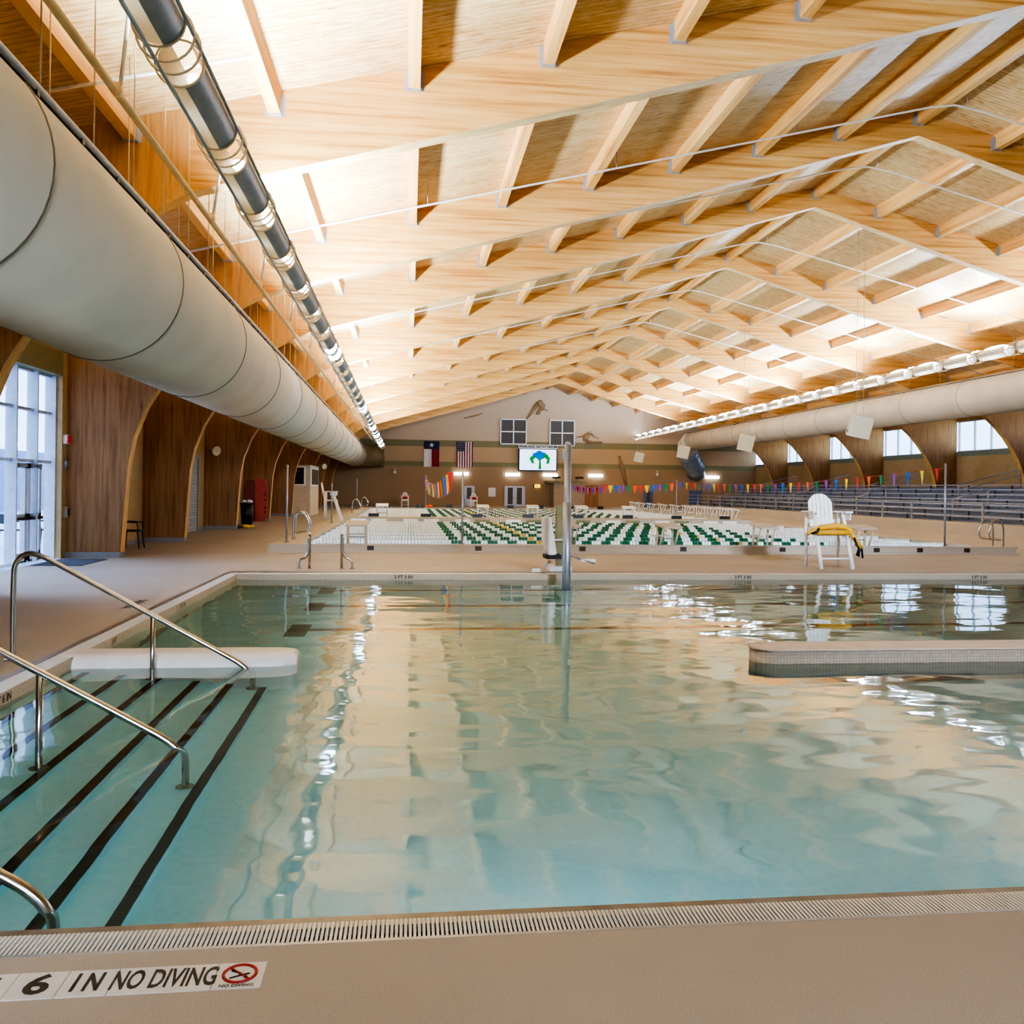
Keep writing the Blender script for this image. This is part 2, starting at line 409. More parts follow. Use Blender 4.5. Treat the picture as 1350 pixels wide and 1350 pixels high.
# tiled island wall
im = MB(); c = []
for i in range(9): a = PI/2+PI*i/8*1.0; c.append((3.62+.20*math.cos(a)*.95, 8.52+.20*math.sin(a)))
poly = c+[(PX1, 8.28), (PX1, 8.74)]
poly = [(x, (y if x > 20 else 8.52+(y-8.52)*1.05)) for x, y in poly]
isl = thing('island_wall', 'long low mosaic tiled wall standing in the water with rounded end', 'pool wall', (6, 8.5, -1))
im.prism(poly, 2, -1.0, .025, sm=True); im.build('tiled_side', 'islandtile', isl)
MB().prism([(x-(0.015 if x < 10 else 0), 8.51+(y-8.51)*1.05) for x, y in poly], 2, .025, .04).build('coping', 'islandtop', isl)
MB().disc((-1.83, 8.0, -1.0), .17, .012, 24).build('drain_cover', 'grout')
dr = bpy.data.objects['drain_cover']; tag(dr, 'round grey drain cover on pool bottom beside the steps and white bench', 'drain')

# handrails of the steps
def handrail(y):
    r = thing('handrail', 'x', 'handrail', (-2.4, y, 0), 'steel handrails on the pool steps')
    P = [(-3.53, y, 0), (-3.53, y, .80), (-3.51, y, .88), (-3.46, y, .94), (-3.39, y, .965), (-3.30, y, .94), (-3.2, y, .89), (-1.66, y, .02), (-1.53, y, -.06), (-1.45, y, -.14), (-1.42, y, -.24), (-1.42, y, -.88)]
    MB().tube(soft(P), .024, 12).build('top_rail', 'steel', r)
    MB().tube([(-2.32, y, .40), (-2.32, y, -.49)], .022, 12).build('post', 'steel', r)
    fl = MB(); fl.disc((-3.53, y, 0), .07, .012); fl.disc((-1.42, y, -.88), .06, .012); fl.disc((-2.32, y, -.49), .06, .012); fl.build('base_flange', 'steel', r)
    return r
hr = handrail(8.38); hr['label'] = 'curved steel handrail beside the white bench, standing on left deck'
dup(hr, (-2.4, 5.9, 0), 'middle steel handrail of the pool steps, between two others'); dup(hr, (-2.36, 3.68, .05), 'steel handrail end bending into water beside near gutter grate')

# depth tiles on the near deck
t = thing('depth_marker', 'white deck tiles reading 6 IN and NO DIVING beside the near grate', 'depth sign', (-.9, 2.95, 0))
for x0, x1 in ((-1.39, -1.239), (-1.235, -1.082), (-1.078, -.927), (-.923, -.611), (-.607, -.455)): box(x0, 2.872, -.01, x1, 3.024, .003).build('tile', 'signwhite', t)
text('T', .135, 'ink', t, (-1.325, 2.945, .0045), sx=1.0, bold=.004); text('6', .155, 'ink', t, (-1.155, 2.945, .0045), sx=1.05, bold=.0045)
text('I N', .14, 'ink', t, (-1.003, 2.945, .0045), sx=.5, bold=.005); text('NO DIVING', .15, 'ink', t, (-.765, 2.945, .0045), sx=.42, bold=.0035)
text('NO DIVING', .022, 'ink', t, (-.531, 2.886, .0045), sx=.95, bold=.0006)
ic = MB(); ic.tube([(-.531+.052*math.cos(a*PI/16), 2.955+.052*math.sin(a*PI/16), .0045) for a in range(32)], .0055, 6, closed=True)
ic.tube([(-.531-.037, 2.955+.037, .0045), (-.531+.037, 2.955-.037, .0045)], .004, 6); ic.build('prohibition_ring', 'redink', t)
dv = MB(); dv.tube([(-.56, 2.975, .004), (-.535, 2.962, .004), (-.515, 2.94, .004)], .004, 6); dv.ball((-.508, 2.932, .004), .006, 8); dv.tube([(-.56, 2.93, .004), (-.54, 2.94, .004), (-.5, 2.955, .004)], .003, 6); dv.build('diver_pictogram', 'ink', t)

def wallsign(s, x, y, facing, label, size=.1):
    o = thing('depth_marker', label, 'depth sign', (x, y, -.05), 'depth markings on the pool wall tile')
    if facing == 'x':
        box(x, y-.28, -.092, x+.004, y+.28, -.008).build('tile', 'ledge', o); text(s, size, 'ink', o, (x+.006, y, -.05), (PI/2, 0, PI/2), bold=.002)
    else:
        box(x-.28, y-.004, -.092, x+.28, y, -.008).build('tile', 'ledge', o); text(s, size, 'ink', o, (x, y-.006, -.05), (PI/2, 0, 0), bold=.002)
wallsign('2 FT 6 IN', PX0, 7.05, 'x', 'tile lettered 2 FT 6 IN on left pool wall before the bench', .085)
wallsign('3 FT', PX0, 9.6, 'x', 'small black depth lettering on left pool wall just past the bench', .08)
wallsign('3 FT 3 IN', PX0, 12.4, 'x', 'black depth lettering midway along the left pool wall', .08)
wallsign('3 FT 3 IN', -.09, 16.2, 'y', 'depth lettering on far pool wall between grab rails and lift', .085)
wallsign('3 FT 3 IN', 6.35, 16.2, 'y', 'depth lettering on far pool wall left of white guard chair', .085)
wallsign('3 FT 3 IN', 11.2, 16.2, 'y', 'depth lettering on far pool wall right of white guard chair', .085)
t = thing('deck_lettering', 'black NO DIVING lettering on deck beside left pool edge', 'depth sign', (-3.6, 12.2, 0)); text('NO DIVING', .16, 'ink', t, (-3.6, 12.2, .003), (0, 0, PI/2), bold=.003)

# ------------------------------------------------------------------ walls
def wallbox(name, mat, *boxes):
    m = MB()
    for q in boxes: m.box(*q)
    return struct(m.build(name, mat))
WT = .35
# left wall: storefront opening in the bay before the second arch
SF0, SF1 = 13.45, 19.55
wallbox('wall_left', 'wallside', (XL-WT, YB, 0, XL, SF0, 6.1), (XL-WT, SF1, 0, XL, YG, 6.1), (XL-WT, SF0, 4.35, XL, SF1, 6.1))
wallbox('trim_4', 'hoodgreen', (XL-WT, SF0, 3.85, XL+.01, SF1, 4.35))
# right wall with a band of high windows
WB, WTOP = 4.0, 5.72
wallbox('wall_right', 'wallside', (XR, YB, 0, XR+WT, YG, WB), (XR, YB, WTOP, XR+WT, YG, 6.1))
bm_ = MB(); bm_.box(XR-.02, YB, 3.72, XR, YG, WB); struct(bm_.build('trim_5', plain('sill band', '7F8577', .7)))
wallbox('wall_back', 'wallside', (XL, YB-WT, 0, XR, YB, 11))
gm = MB(); gm.prism([(XL, 0), (XR, 0), (XR, zd(XR)+.1), (RX, zd(RX)+.1), (XL, zd(XL)+.1)], 1, YG, YG+.3); struct(gm.build('wall_far', 'gable'))
for nm, s in (('baseboard_left', (XL, XL+.03)),): wallbox(nm, 'grout', *[(s[0], a, 0, s[1], b_, .1) for a, b_ in ((20.1, 25.2), (25.5, 32.5), (32.8, 40), (40.3, 47.4))])
# ceiling decking
cm = MB()
for sgn in (-1, 1):
    xe = XL-.4 if sgn < 0 else XR+.4
    cm.add([(RX, YB-.3, zd(RX)), (xe, YB-.3, zd(xe)), (xe, YG+.2, zd(xe)), (RX, YG+.2, zd(RX)), (RX, YB-.3, zd(RX)+.2), (xe, YB-.3, zd(xe)+.2), (xe, YG+.2, zd(xe)+.2), (RX, YG+.2, zd(RX)+.2)],
           [(0, 1, 2, 3), (7, 6, 5, 4), (0, 4, 5, 1), (3, 2, 6, 7), (1, 5, 6, 2)])
struct(cm.build('ceiling', 'deck'))

# windows in the right wall: one per bay between arches
for i in range(2, 9):
    y0, y1 = ARCH_Y[i]+TH+.02, ARCH_Y[i+1]-.02
    o = thing('window_%d' % i, 'x', 'window', (XR, (y0+y1)/2, WB)); struct(o); del o['label']; del o['category']
    box(XR+.12, y0, WB, XR+.13, y1, WTOP).build('glass', 'glass', o)
    fm = MB(); fm.box(XR+.04, y0, WB, XR+.2, y1, WB+.05); fm.box(XR+.04, y0, WTOP-.05, XR+.2, y1, WTOP)
    k = 5
    for j in range(k+1): yy = y0+(y1-y0-.05)*j/k; fm.box(XR+.06, yy, WB, XR+.18, yy+.05, WTOP)
    fm.build('frame', 'frame', o)
# storefront in the left wall
o = thing('window_1', 'x', 'window', (XL, 16.5, 0)); struct(o); del o['label']; del o['category']
box(XL-.30, SF0, .1, XL-.29, SF1, 3.85).build('glass', 'glass', o)
fm = MB(); fins = [SF1-.04, 18.62, 17.68, 16.74, 15.8, 14.86, 13.92]
for y in fins: fm.box(XL-.33, y, 0, XL-.12, y+.05, 3.85)
fm.build('mullions', 'frame', o)
fr = MB()
for z in (0, 2.0, 3.02, 3.80): fr.box(XL-.31, SF0, z, XL-.2, SF1, z+.06)
fr.build('transom', 'frame', o)
dz = thing('door_1', 'x', 'door', (XL, 18.3, 0)); struct(dz); del dz['label']; del dz['category']
for y0 in (17.75, 18.42):
    lf = MB(); lf.box(XL-.29, y0, .03, XL-.2, y0+.10, 1.98); lf.box(XL-.29, y0+.52, .03, XL-.2, y0+.62, 1.98); lf.box(XL-.26, y0, .03, XL-.2, y0+.62, .22); lf.box(XL-.26, y0, 1.88, XL-.2, y0+.62, 1.98); lf.box(XL-.26, y0, .92, XL-.2, y0+.62, .98)
    leaf = lf.build('door_leaf', 'frame', dz)
    box(XL-.21, y0+.04, .86, XL-.14, y0+.58, .92).build('push_bar', 'black', leaf)
    box(XL-.2, y0+.1, 1.9, XL-.12, y0+.45, 1.96).build('door_closer', 'grey', leaf)
# outside beyond the storefront
struct(box(-40, -10, -.2, XL-WT, 60, -.02).build('ground_outside', 'outground'))
tag(box(-24, 10, -.02, -22, 58, 3.4).build('building', 'outbuild', origin=(-23, 34, 0)), 'pale facade outside the glazed doors', 'building')
def patio_chair(mat='black'):
    c = thing('patio_chair', 'x', 'chair', (0, 0, 0), 'dark chairs outside the glass')
    MB().cbox((0, 0, .44), (.44, .44, .04)).build('seat', mat, c)
    bk = MB(); bk.tube([(-.2, .2, .44), (-.2, .27, .86), (.2, .27, .86), (.2, .2, .44)], .018, 6); bk.cbox((0, .25, .72), (.36, .02, .24)); bk.build('backrest', mat, c)
    for a in (-1, 1):
        for b2 in (-1, 1): MB().tube([(a*.18, b2*.18, .43), (a*.22, b2*.23, 0)], .018, 6).build('leg', mat, c)
    for a in (-1, 1): MB().tube([(a*.2, .24, .66), (a*.23, .05, .66), (a*.23, -.18, .64), (a*.2, -.2, .44)], .015, 6).build('armrest', mat, c)
    return c
pc = patio_chair(); pc.location = (-9.1, 23.5, -.02); pc.rotation_euler = (0, 0, 2.2); pc['label'] = 'dark chair outside seen through right pane of glass door'
dup(pc, (-9.72, 22.95, -.02), 'dark chair outside seen through left pane of glass door', rz=2.6); dup(pc, (-10.45, 22.6, -.02), 'dark chair outside seen through glass left of the door', rz=2.0)
wc = dup(pc, (-6.8, 22.7, 0), 'dark metal chair by the tan wall behind the first wooden column', rz=PI/2); del wc['group']
tag(box(-7.2, 17.8, 0, -6.28, 19.35, .012).build('door_mat', 'mat', origin=(-6.8, 18.5, 0)), 'dark floor mat on the deck before the glass doors', 'mat')

# ------------------------------------------------------------------ arches
COLP = [(-6.17, 0), (-6.10, 1.2), (-6.04, 2.0), (-5.93, 2.6), (-5.68, 3.25), (-5.38, 3.75), (-4.95, 4.35), (-4.4, 4.95), (-3.8, 5.45), (-3.2, 5.80)]
RAFP = [(-3.2, 5.80), (-2.4, 6.03), (-1.6, 6.26), (0, 6.70), (2, 7.25), (4, 7.80), (6.2, 8.41), (9, 9.25), (RX, 10.15)]
def make_arch(y):
    a = thing('glulam_arch', 'x', 'wooden arch', (RX, y, 0), 'glulam arches across the hall')
    for sgn in (1, -1):
        mx = (lambda x: x) if sgn == 1 else (lambda x: 2*RX-x)
        pl = [(mx(XL), .12)]+[(mx(x), max(z, .12)) for x, z in COLP]+[(mx(-3.2), zd(-3.2)), (mx(XL), zd(XL))]
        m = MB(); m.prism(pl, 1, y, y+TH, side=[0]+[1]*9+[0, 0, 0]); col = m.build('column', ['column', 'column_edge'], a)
        MB().prism([(mx(XL), 0), (mx(-6.19), 0), (mx(-6.17), .12), (mx(XL), .12)], 1, y-.02, y+TH+.02).build('footing', 'grout', col)
        pl = [(mx(x), z) for x, z in RAFP]+[(RX, zd(RX)), (mx(-3.2), zd(-3.2))]
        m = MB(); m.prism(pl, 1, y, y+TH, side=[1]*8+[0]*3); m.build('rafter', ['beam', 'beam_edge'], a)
    return a
a0 = make_arch(ARCH_Y[0]); a0['label'] = 'glulam arch passing overhead nearest the camera'
for i, y in enumerate(ARCH_Y[1:]):
    dup(a0, (RX, y, 0), '%s glulam arch seen from the camera, counting back towards the gable' % ORD[i] if i else 'large glulam arch whose rafter crosses the top of the view')
# purlins
def make_purlin(x, y0, y1):
    w = .17; z = zp(x)
    p = thing('roof_purlin', 'x', 'roof purlin', (x, y0, z), 'glulam purlins between the arches')
    box(x-w/2, y0, z, x+w/2, y1, z+.36).build('beam', 'purlin', p)
    for ya, yb in ((y0, y0+.09), (y1-.09, y1)):
        h = MB(); h.box(x-w/2-.012, ya, z-.012, x+w/2+.012, yb, z); h.box(x-w/2-.014, ya, z-.012, x-w/2, yb, z+.30); h.box(x+w/2, ya, z-.012, x+w/2+.014, yb, z+.30)
        yy = y1-.012 if yb == y1 else y0
        h.box(x-w/2-.055, yy, z-.012, x-w/2, yy+.012, z+.28); h.box(x+w/2, yy, z-.012, x+w/2+.055, yy+.012, z+.28)
        h.build('hanger', 'galv', p)
    return p
bays = [(ARCH_Y[i]+TH, (ARCH_Y[i+1] if i+1 < len(ARCH_Y) else YG)) for i in range(len(ARCH_Y))]
for bi, (y0, y1) in enumerate(bays):
    proto = make_purlin(RX, y0, y1); proto['label'] = 'glulam roof purlin on the ridge, %s bay from the camera' % ORD[bi]
    for k in range(1, 10):
        for sgn, sd in ((-1, 'left'), (1, 'right')):
            x = RX+sgn*2*k
            if sgn > 0 and k > 7 and bi < 2: continue
            dup(proto, (x, y0, zp(x)), 'glulam roof purlin, %s line %s of ridge, %s bay from camera' % (ORD[k-1], sd, ORD[bi]))

# ------------------------------------------------------------------ ducts
def lerp(a, b, t): return tuple(a[i]+(b[i]-a[i])*t for i in range(3))
def make_duct(name, label, A, B, r, ringys, cat='air duct'):
    d = thing(name, label, cat, A, 'fabric air ducts along the side walls')
    MB().tube([A, B], r, 48).build('shell', 'duct', d)
    for y in ringys:
        c = lerp(A, B, (y-A[1])/(B[1]-A[1]))
        MB().tube([(c[0]+(r+.001)*math.cos(q*PI/24), y, c[2]+(r+.001)*math.sin(q*PI/24)) for q in range(48)], .012, 5, closed=True).build('seam', 'seam', d)
    return d
LA, LB, LR = (-3.62, -4.0, 4.05), (-4.45, 72.5, 4.2), .97
rings = [7.2, 11.3, 15.8, 20.2, 24.6, 29, 33.4, 37.8, 42.2, 46.6, 51, 55.4, 59.8, 64.2, 68.6]
dl = make_duct('air_duct', 'huge tan round fabric duct along the left side, above the columns', LA, LB, LR, rings)
def off(A, B, ang, r): return [(p[0]+r*math.cos(ang), p[1], p[2]+r*math.sin(ang)) for p in (A, B)]
ang = math.radians(43)
p0, p1 = off(LA, LB, ang, LR+.05); MB().tube([p0, p1], .028, 6).build('suspension_track', 'rail_white', dl)
q0, q1 = off(LA, LB, ang-.045, LR+.012); MB().tube([q0, q1], .014, 6).build('track_black_strip', 'black', dl)  # thin black strip running just below the track
k = 0; y = 5.0
while y < 70:
    c = lerp(p0, p1, (y-p0[1])/(p1[1]-p0[1])); x = c[0]
    MB().tube([(x, y, c[2]), (x, y, zd(x))], .008, 5).build('hanger_rod', 'pipe', dl)
    if k % 2: MB().tube([(x-.5, y+.25, LA[2]+.75), (x-.5, y+.25, zd(x-.5))], .008, 5).build('hanger_rod', 'pipe', dl)
    y += 1.25 if y < 30 else 2.5; k += 1
y = 5.4
while y < 45:
    c = lerp(q0, q1, (y-q0[1])/(q1[1]-q0[1])); MB().cbox((c[0]+.012, y, c[2]-.012), (.03, .05, .05)).build('clip', 'black', dl); y += 1.0
el = [(LB[0], LB[1]-.02, LB[2]), (LB[0]+.12, 73.6, LB[2]), (LB[0]+.5, 74.7, LB[2]), (LB[0]+1.1, 75.5, LB[2]), (LB[0]+1.9, 75.9, LB[2]), (LB[0]+2.3, 75.9, LB[2])]
MB().tube(el, .95, 32).build('elbow', plain('bare elbow', '7A6A44', .5), dl)
RA, RB, RR = (24.0, 18.0, 5.72), (24.0, 72.8, 5.80), .83
d2 = make_duct('air_duct', 'tan round fabric duct along the right side, above the bleachers', RA, RB, RR, [22, 26.4, 30.8, 35.2, 39.6, 44, 48.4, 52.8, 57.2, 61.6, 66, 70.4])
p0, p1 = off(RA, RB, PI*.72, RR+.03); MB().tube([p0, p1], .02, 6).build('suspension_track', 'seam', d2)
y = 20
while y < 72:
    c = lerp(p0, p1, (y-p0[1])/(p1[1]-p0[1])); MB().tube([(c[0], y, c[2]), (c[0], y, zd(c[0]))], .009, 5).build('hanger_rod', 'pipe', d2); y += 2.4
el = [(24, 72.6, 5.8), (24.0, 73.6, 5.75), (24.05, 74.4, 5.5), (24.15, 74.9, 5.1)]
MB().tube(el, [.83, .84, .86, .86], 32).build('elbow', 'duct', d2)
el = [(24.15, 74.8, 5.15), (24.5, 75.4, 4.6), (24.95, 75.8, 4.0), (25.3, 75.9, 3.5), (25.5, 76.4, 3.1)]
o = thing('metal_duct', 'silver ribbed metal duct curving down at the gable beside right duct', 'air duct', (24.8, 75.5, 4)); MB().tube(el, .84, 32).build('shell', 'silver', o)
for i in (1, 2, 3):
    t_ = (Vector(el[i+1])-Vector(el[i-1])).normalized(); u = Vector((0, 1, 0)); u = (u-t_*u.dot(t_)).normalized(); v = t_.cross(u)
    MB().tube([Vector(el[i])+(u*math.cos(q*PI/16)+v*math.sin(q*PI/16))*.85 for q in range(32)], .03, 6, closed=True).build('rib', 'grey', o)

# ------------------------------------------------------------------ uplight rows
def make_uplight(A, side, bright=False, r=.19, ln=1.42):
    """a short horizontal drum, open along its top, with a lens set inside the slot"""
    u = thing('uplight', 'x', 'light fixture', A)
    n = 20; y0, y1 = A[1]-ln/2, A[1]+ln/2
    def arc(a0, a1, rr, n, mat, nm):
        m = MB(); vs = []
        for y in (y0, y1):
            for k in range(n): a = math.radians(a0+(a1-a0)*k/(n-1)); vs.append((A[0]+rr*math.cos(a), y, A[2]+rr*math.sin(a)))
        m.add(vs, [(k, k+1, n+k+1, n+k) for k in range(n-1)], 0, True); return m.build(nm, mat, u)
    arc(-245, 65, r, 20, 'trough', 'trough')
    arc(-78, 20, r*1.04, 8, 'shade', 'shade_plate') if side == 'left' else arc(-260, -150, r*1.04, 8, 'trough_in', 'shade_plate')
    for y in (y0, y1): MB().tube([(A[0]+r*1.08*math.cos(q*PI/12), y, A[2]+r*1.08*math.sin(q*PI/12)) for q in range(24)], .012, 5, closed=True).build('collar', 'trough_in', u)
    if side == 'left' and not bright: MB().ball((A[0], A[1], A[2]+r*.72), (r*.5, .22, r*.2), 12).build('lens', 'lens_dim', u)
    elif side == 'left': MB().ball((A[0]+r*.2, A[1], A[2]-r*.1), (r*1.1, .5, r*1.1), 12).build('lens', 'lens', u)
    else: MB().ball((A[0], A[1], A[2]+r*.85), (r*.75, .66, r*.5), 12).build('lens', 'lens', u)
    for dy in (.2, .42): MB().tube([(A[0]+r*1.2*math.cos(q*PI/12), y1+dy, A[2]+r*1.2*math.sin(q*PI/12)) for q in range(24)], .012, 5, closed=True).build('guard_ring', 'trough_in', u)
    return u
def light_row(A, B, n, label, power, side):
    pr = None
    for i in range(n):
        c = lerp(A, B, i/(n-1))
        if side == 'left' and i in (9, 16, 21, 24, 27, 29): q = make_uplight(c, side, True)
        elif pr is None: q = pr = make_uplight(c, side)
        else: q = dup(pr, c, '')
        q['group'] = 'uplights in the %s row' % side; q['label'] = label % ORD[i]
    for dx in ((-.05, .225) if side == 'left' else (-.2, .2)):
        o = MB().tube([(A[0]+dx, A[1]-1, A[2]-(.235 if dx == -.05 else -.02)), (B[0]+dx, B[1]+.6, B[2]-(.235 if dx == -.05 else -.02))], .016, 6).build('light_rail', 'galv', origin=A)
        tag(o, 'grey pipe rail on the %s side of the %s uplight row' % (('under' if side == 'left' else 'pool') if dx < 0 else ('pool' if side == 'left' else 'wall'), side), 'pipe rail')
    k = 0
    for i in range(0, n-3, 2):
        c = lerp(A, B, (i+.5)/(n-1)); li = bpy.data.lights.new('uplight_lamp', 'AREA'); li.shape = 'RECTANGLE'; li.size = .3; li.size_y = 2.4; li.energy = power; li.color = (.86, .95, 1)
        lo = bpy.data.objects.new('uplight_lamp', li); COL.objects.link(lo); lo.location = (c[0], c[1], c[2]+.24); lo.rotation_euler = (0, (-1 if side == 'left' else 1)*math.radians(152), 0)
light_row((-2.0, 4.4, 5.26), (-2.15, 67.0, 4.72), 31, 'grey drum uplight, %s from the camera in row beside left duct', 600, 'left')
light_row((20.8, 21, 6.68), (20.1, 77-.8, 6.25), 28, 'silver uplight, %s from the camera in row beside right duct', 640, 'right')
# long tan pipe between duct and lights
pp = thing('pipe', 'long tan pipe running under the roof between left duct and uplights', 'pipe', (-2.9, 4, 5.46))
MB().tube([(-2.9, -2, 5.48), (-2.85, 72, 5.1)], .042, 10).build('pipe_run', 'pipe', pp)
y = 8.9
while y < 70:
    MB().tube([(-2.88, y, 5.43), (-2.88, y+.1, 5.43)], .06, 10).build('coupling', 'pipe', pp)
    MB().tube([(-2.86, y+.1, 5.46), (-2.68, y-.2, 6.2), (-2.66, y-.2, 6.5)], .02, 6).build('brace', 'pipe_white', pp); y += 4.1
# sprinkler pipes under the decking
for i, y in enumerate((11.2, 18.4, 22.2, 29.5, 37, 44.5)):
    o = thing('sprinkler_pipe', 'white sprinkler pipe crossing under roof in %s bay from camera' % ORD[i+1 if i < 1 else i+0] if i else 'pale pipe crossing above left duct and uplights nearest the camera', 'pipe', (RX, y, zp(RX)), 'sprinkler pipes under the roof')
    xs = [-6.0, -2.0] if i == 0 else [-6.0, -2, RX-.6, RX, RX+.6, 27]
    MB().tube([(x, y, zp(x)-.06-(.06 if x == RX else 0)) for x in xs], .022, 8).build('pipe_run', 'pipe_white', o)
    if i:
        for x in range(-4, 28, 4): MB().tube([(x+.3, y, zp(x+.3)-.05), (x+.3, y, zd(x+.3))], .008, 5).build('hanger_rod', 'galv', o)

# ------------------------------------------------------------------ far pool
lg = MB()
lg.box(-3.31, 21.5, -.2, 15.9, CY0, .19, mi=0); lg.box(-3.31, CY0, -.2, CX0, CY1, .19, mi=0); lg.box(CX1, CY0, -.2, 15.9, CY1, .19, mi=0); lg.box(-3.31, CY1, -.2, 15.9, 60.7, .19, mi=0)
lg.box(-3.36, 21.42, .0, 15.95, 21.5, .05, mi=1); lg.box(-3.33, 21.47, .175, 15.93, 21.62, .205, mi=1)
struct(lg.build('trim_6', ['ledge', 'ledge']))
w = MB(); w.add([(CX0, CY0, .12), (CX1, CY0, .12), (CX1, CY1, .12), (CX0, CY1, .12)], [(0, 1, 2, 3)]); struct(w.build('pool_water', 'water'))
struct(box(CX0, CY0, -1.6, CX1, CY1, -1.5).build('pool_basin', 'poolfloor'))
for i, x in enumerate((-.92, 1.69, 4.28, 6.86, 9.47, 12.01, 13.2, 14.51)):
    tag(box(x-.08, 21.49, .06, x+.08, 21.502, .17).build('lane_marker', 'brownmark', origin=(x, 21.5, .06)), 'dark square tile on front ledge of far pool, %s from left' % ORD[i], 'marker tile', 'dark marker tiles on the pool ledge')
def discs(xs, y, z, r=.058, ln=.07):
    m = MB()
    for x in xs: m.tube([(x-ln/2, y, z), (x+ln/2, y, z)], r, 7)
    return m
def lane_rope(y):
    o = thing('lane_rope', 'x', 'lane rope', (6.3, y, .14), 'floating lane ropes across the far pool')
    W, G, Yl = [], [], []; x = CX0+.15
    while x < CX1-.1:
        if abs(x-3.5) < .06 or abs(x-9.1) < .06: Yl.append(x)
        elif 1.1 <= x <= 11.5 and ((x-1.1) % .51) < .26: G.append(x)
        else: W.append(x)
        x += .088
    for nm, xs, mt in (('white_floats', W, 'lanewhite'), ('green_floats', G, 'lanegreen'), ('yellow_floats', Yl, 'laneyellow')):
        q = discs(xs, y, .14).build(nm, mt, o); q['kind'] = 'stuff'
    MB().tube([(CX0, y, .14), (CX1, y, .14)], .008, 5).build('cable', 'black', o)
    return o
ry = [23.4+1.8*k for k in range(8)]+[41.5+2.0*k for k in range(9)]
r0 = lane_rope(ry[0]); r0['label'] = 'green and white lane rope nearest the front ledge'
for i, y in enumerate(ry[1:], 1):
    dup(r0, (6.3, y, .14), ('green and white lane rope, %s back from front ledge' % ORD[i]) if y < 38 else ('lane rope beyond the bulkhead, %s behind it' % ORD[i-8]))
bk = thing('bulkhead', 'pale movable bulkhead crossing the far pool behind the lane ropes', 'bulkhead', (6.3, 38.3, .1))
box(CX0, 37.7, .0, CX1, 39.2, .30).build('body', 'ledge', bk)
x = CX0+.9; k = 0
while x < CX1-1:
    box(x-.75, 37.66, .13, x-.12, 37.70, .24).build('target_panel', 'lanewhite', bk); box(x+.12, 37.66, .13, x+.75, 37.70, .24).build('target_panel', 'lanewhite' if (x < 1 or x > 12) else 'hoodgreen', bk)
    box(x-.02, 37.6, .33, x+.42, 37.75, .47).build('lane_number_panel', 'black', bk); x += 2.2
for i in range(9):
    x = -1.5+2.1*i; tag(box(x-.2, 60.05, .20, x+.2, 60.2, .42).build('lane_marker', 'black', origin=(x, 60.1, .2)), 'small black lane block on far ledge, %s from left' % ORD[i], 'lane marker', 'black lane blocks on far ledge')
# starting blocks
def start_block(mat_top, z0=.19):
    s = thing('starting_block', 'x', 'starting block', (0, 0, z0))
    R = Matrix.Rotation(math.radians(9), 3, 'X')
    MB().cbox((0, 0, z0+.50), (.54, .52, .05), rot=R).build('platform', mat_top, s)
    for a in (-1, 1):
        MB().tube([(a*.22, .16, z0+.50), (a*.22, .18, z0)], .028, 8).build('leg', 'boothwall' if mat_top == 'ledge' else 'white', s)
        MB().tube([(a*.22, -.16, z0+.46), (a*.22, .02, z0)], .024, 8).build('leg', 'boothwall' if mat_top == 'ledge' else 'white', s)
    MB().cbox((0, .42, z0+.22), (.42, .26, .03)).build('step', mat_top, s)
    MB().tube([(-.22, .16, z0+.16), (.22, .16, z0+.16)], .016, 6).build('crossbar', 'grey', s)
    return s
tb = start_block('ledge'); tb['label'] = 'tan starting block on front ledge of far pool, leftmost'; tb['group'] = 'tan starting blocks on front ledge'; tb.location = (-1.27, 21.85, .19)
for x, lb in ((3.95, 'tan starting block on front ledge behind the pool lift'), (6.57, 'tan starting block on front ledge right of the pool lift'), (9.13, 'tan starting block on front ledge just left of white guard chair'), (11.81, 'tan starting block on front ledge just right of white guard chair')):
    dup(tb, (x, 21.85, .19), lb, rz=.22)
wb = start_block('white', .30); wb['label'] = 'white starting block on the bulkhead, leftmost'; wb['group'] = 'white starting blocks on the bulkhead'; wb.location = (-1.17, 38.5, .30)
for i, x in enumerate((3.2, 5.4, 7.6, 9.75)): dup(wb, (x, 38.5, .30), 'white starting block on the bulkhead, %s from left' % ORD[i+1])
for i, y in enumerate((41, 42.6, 44.4, 46.2, 48.2, 50.5, 53, 55.5, 58, 60)):
    c = dup(wb, (15.55, y, .19), 'white starting block on right ledge, %s from front' % ORD[i], 'white starting blocks on right ledge', rz=PI/2)

# poles and pennants
def pole(x, y, z0, h, label, r=.026):
    p = thing('pole', label, 'pole', (x, y, z0), 'steel pennant poles')
    MB().tube([(x, y, z0), (x, y, z0+h)], r, 10).build('shaft', 'alu', p); MB().disc((x, y, z0), r*2.4, .02).build('base_flange', 'steel', p); MB().ball((x, y, z0+h), r*1.15, 8).build('finial', 'steel', p)
pole(1.3, 21.7, .2, 1.75, 'slim steel pole on front ledge under the striped flag'); pole(13.95, 21.6, .2, 2.16, 'steel pole holding near end of long pennant string')
pole(14.27, 46, .19, 1.95, 'steel pole at far end of long pennant string'); pole(1.1, 59.8, .19, 2.2, 'thin distant pole behind bunched pennants')
pole(-3.0, 22.2, .19, 1.9, 'steel pole at left corner of the far pool ledge'); pole(-2.95, 34.2, .19, 1.5, 'steel pole on left ledge by distant guard chair')
pole(17.3, 22.4, 0, 2.0, 'steel pole on deck in front of bleachers, right end')
pole(-3.1, 53, .19, 1.8, 'thin pole far along the left ledge', .02)
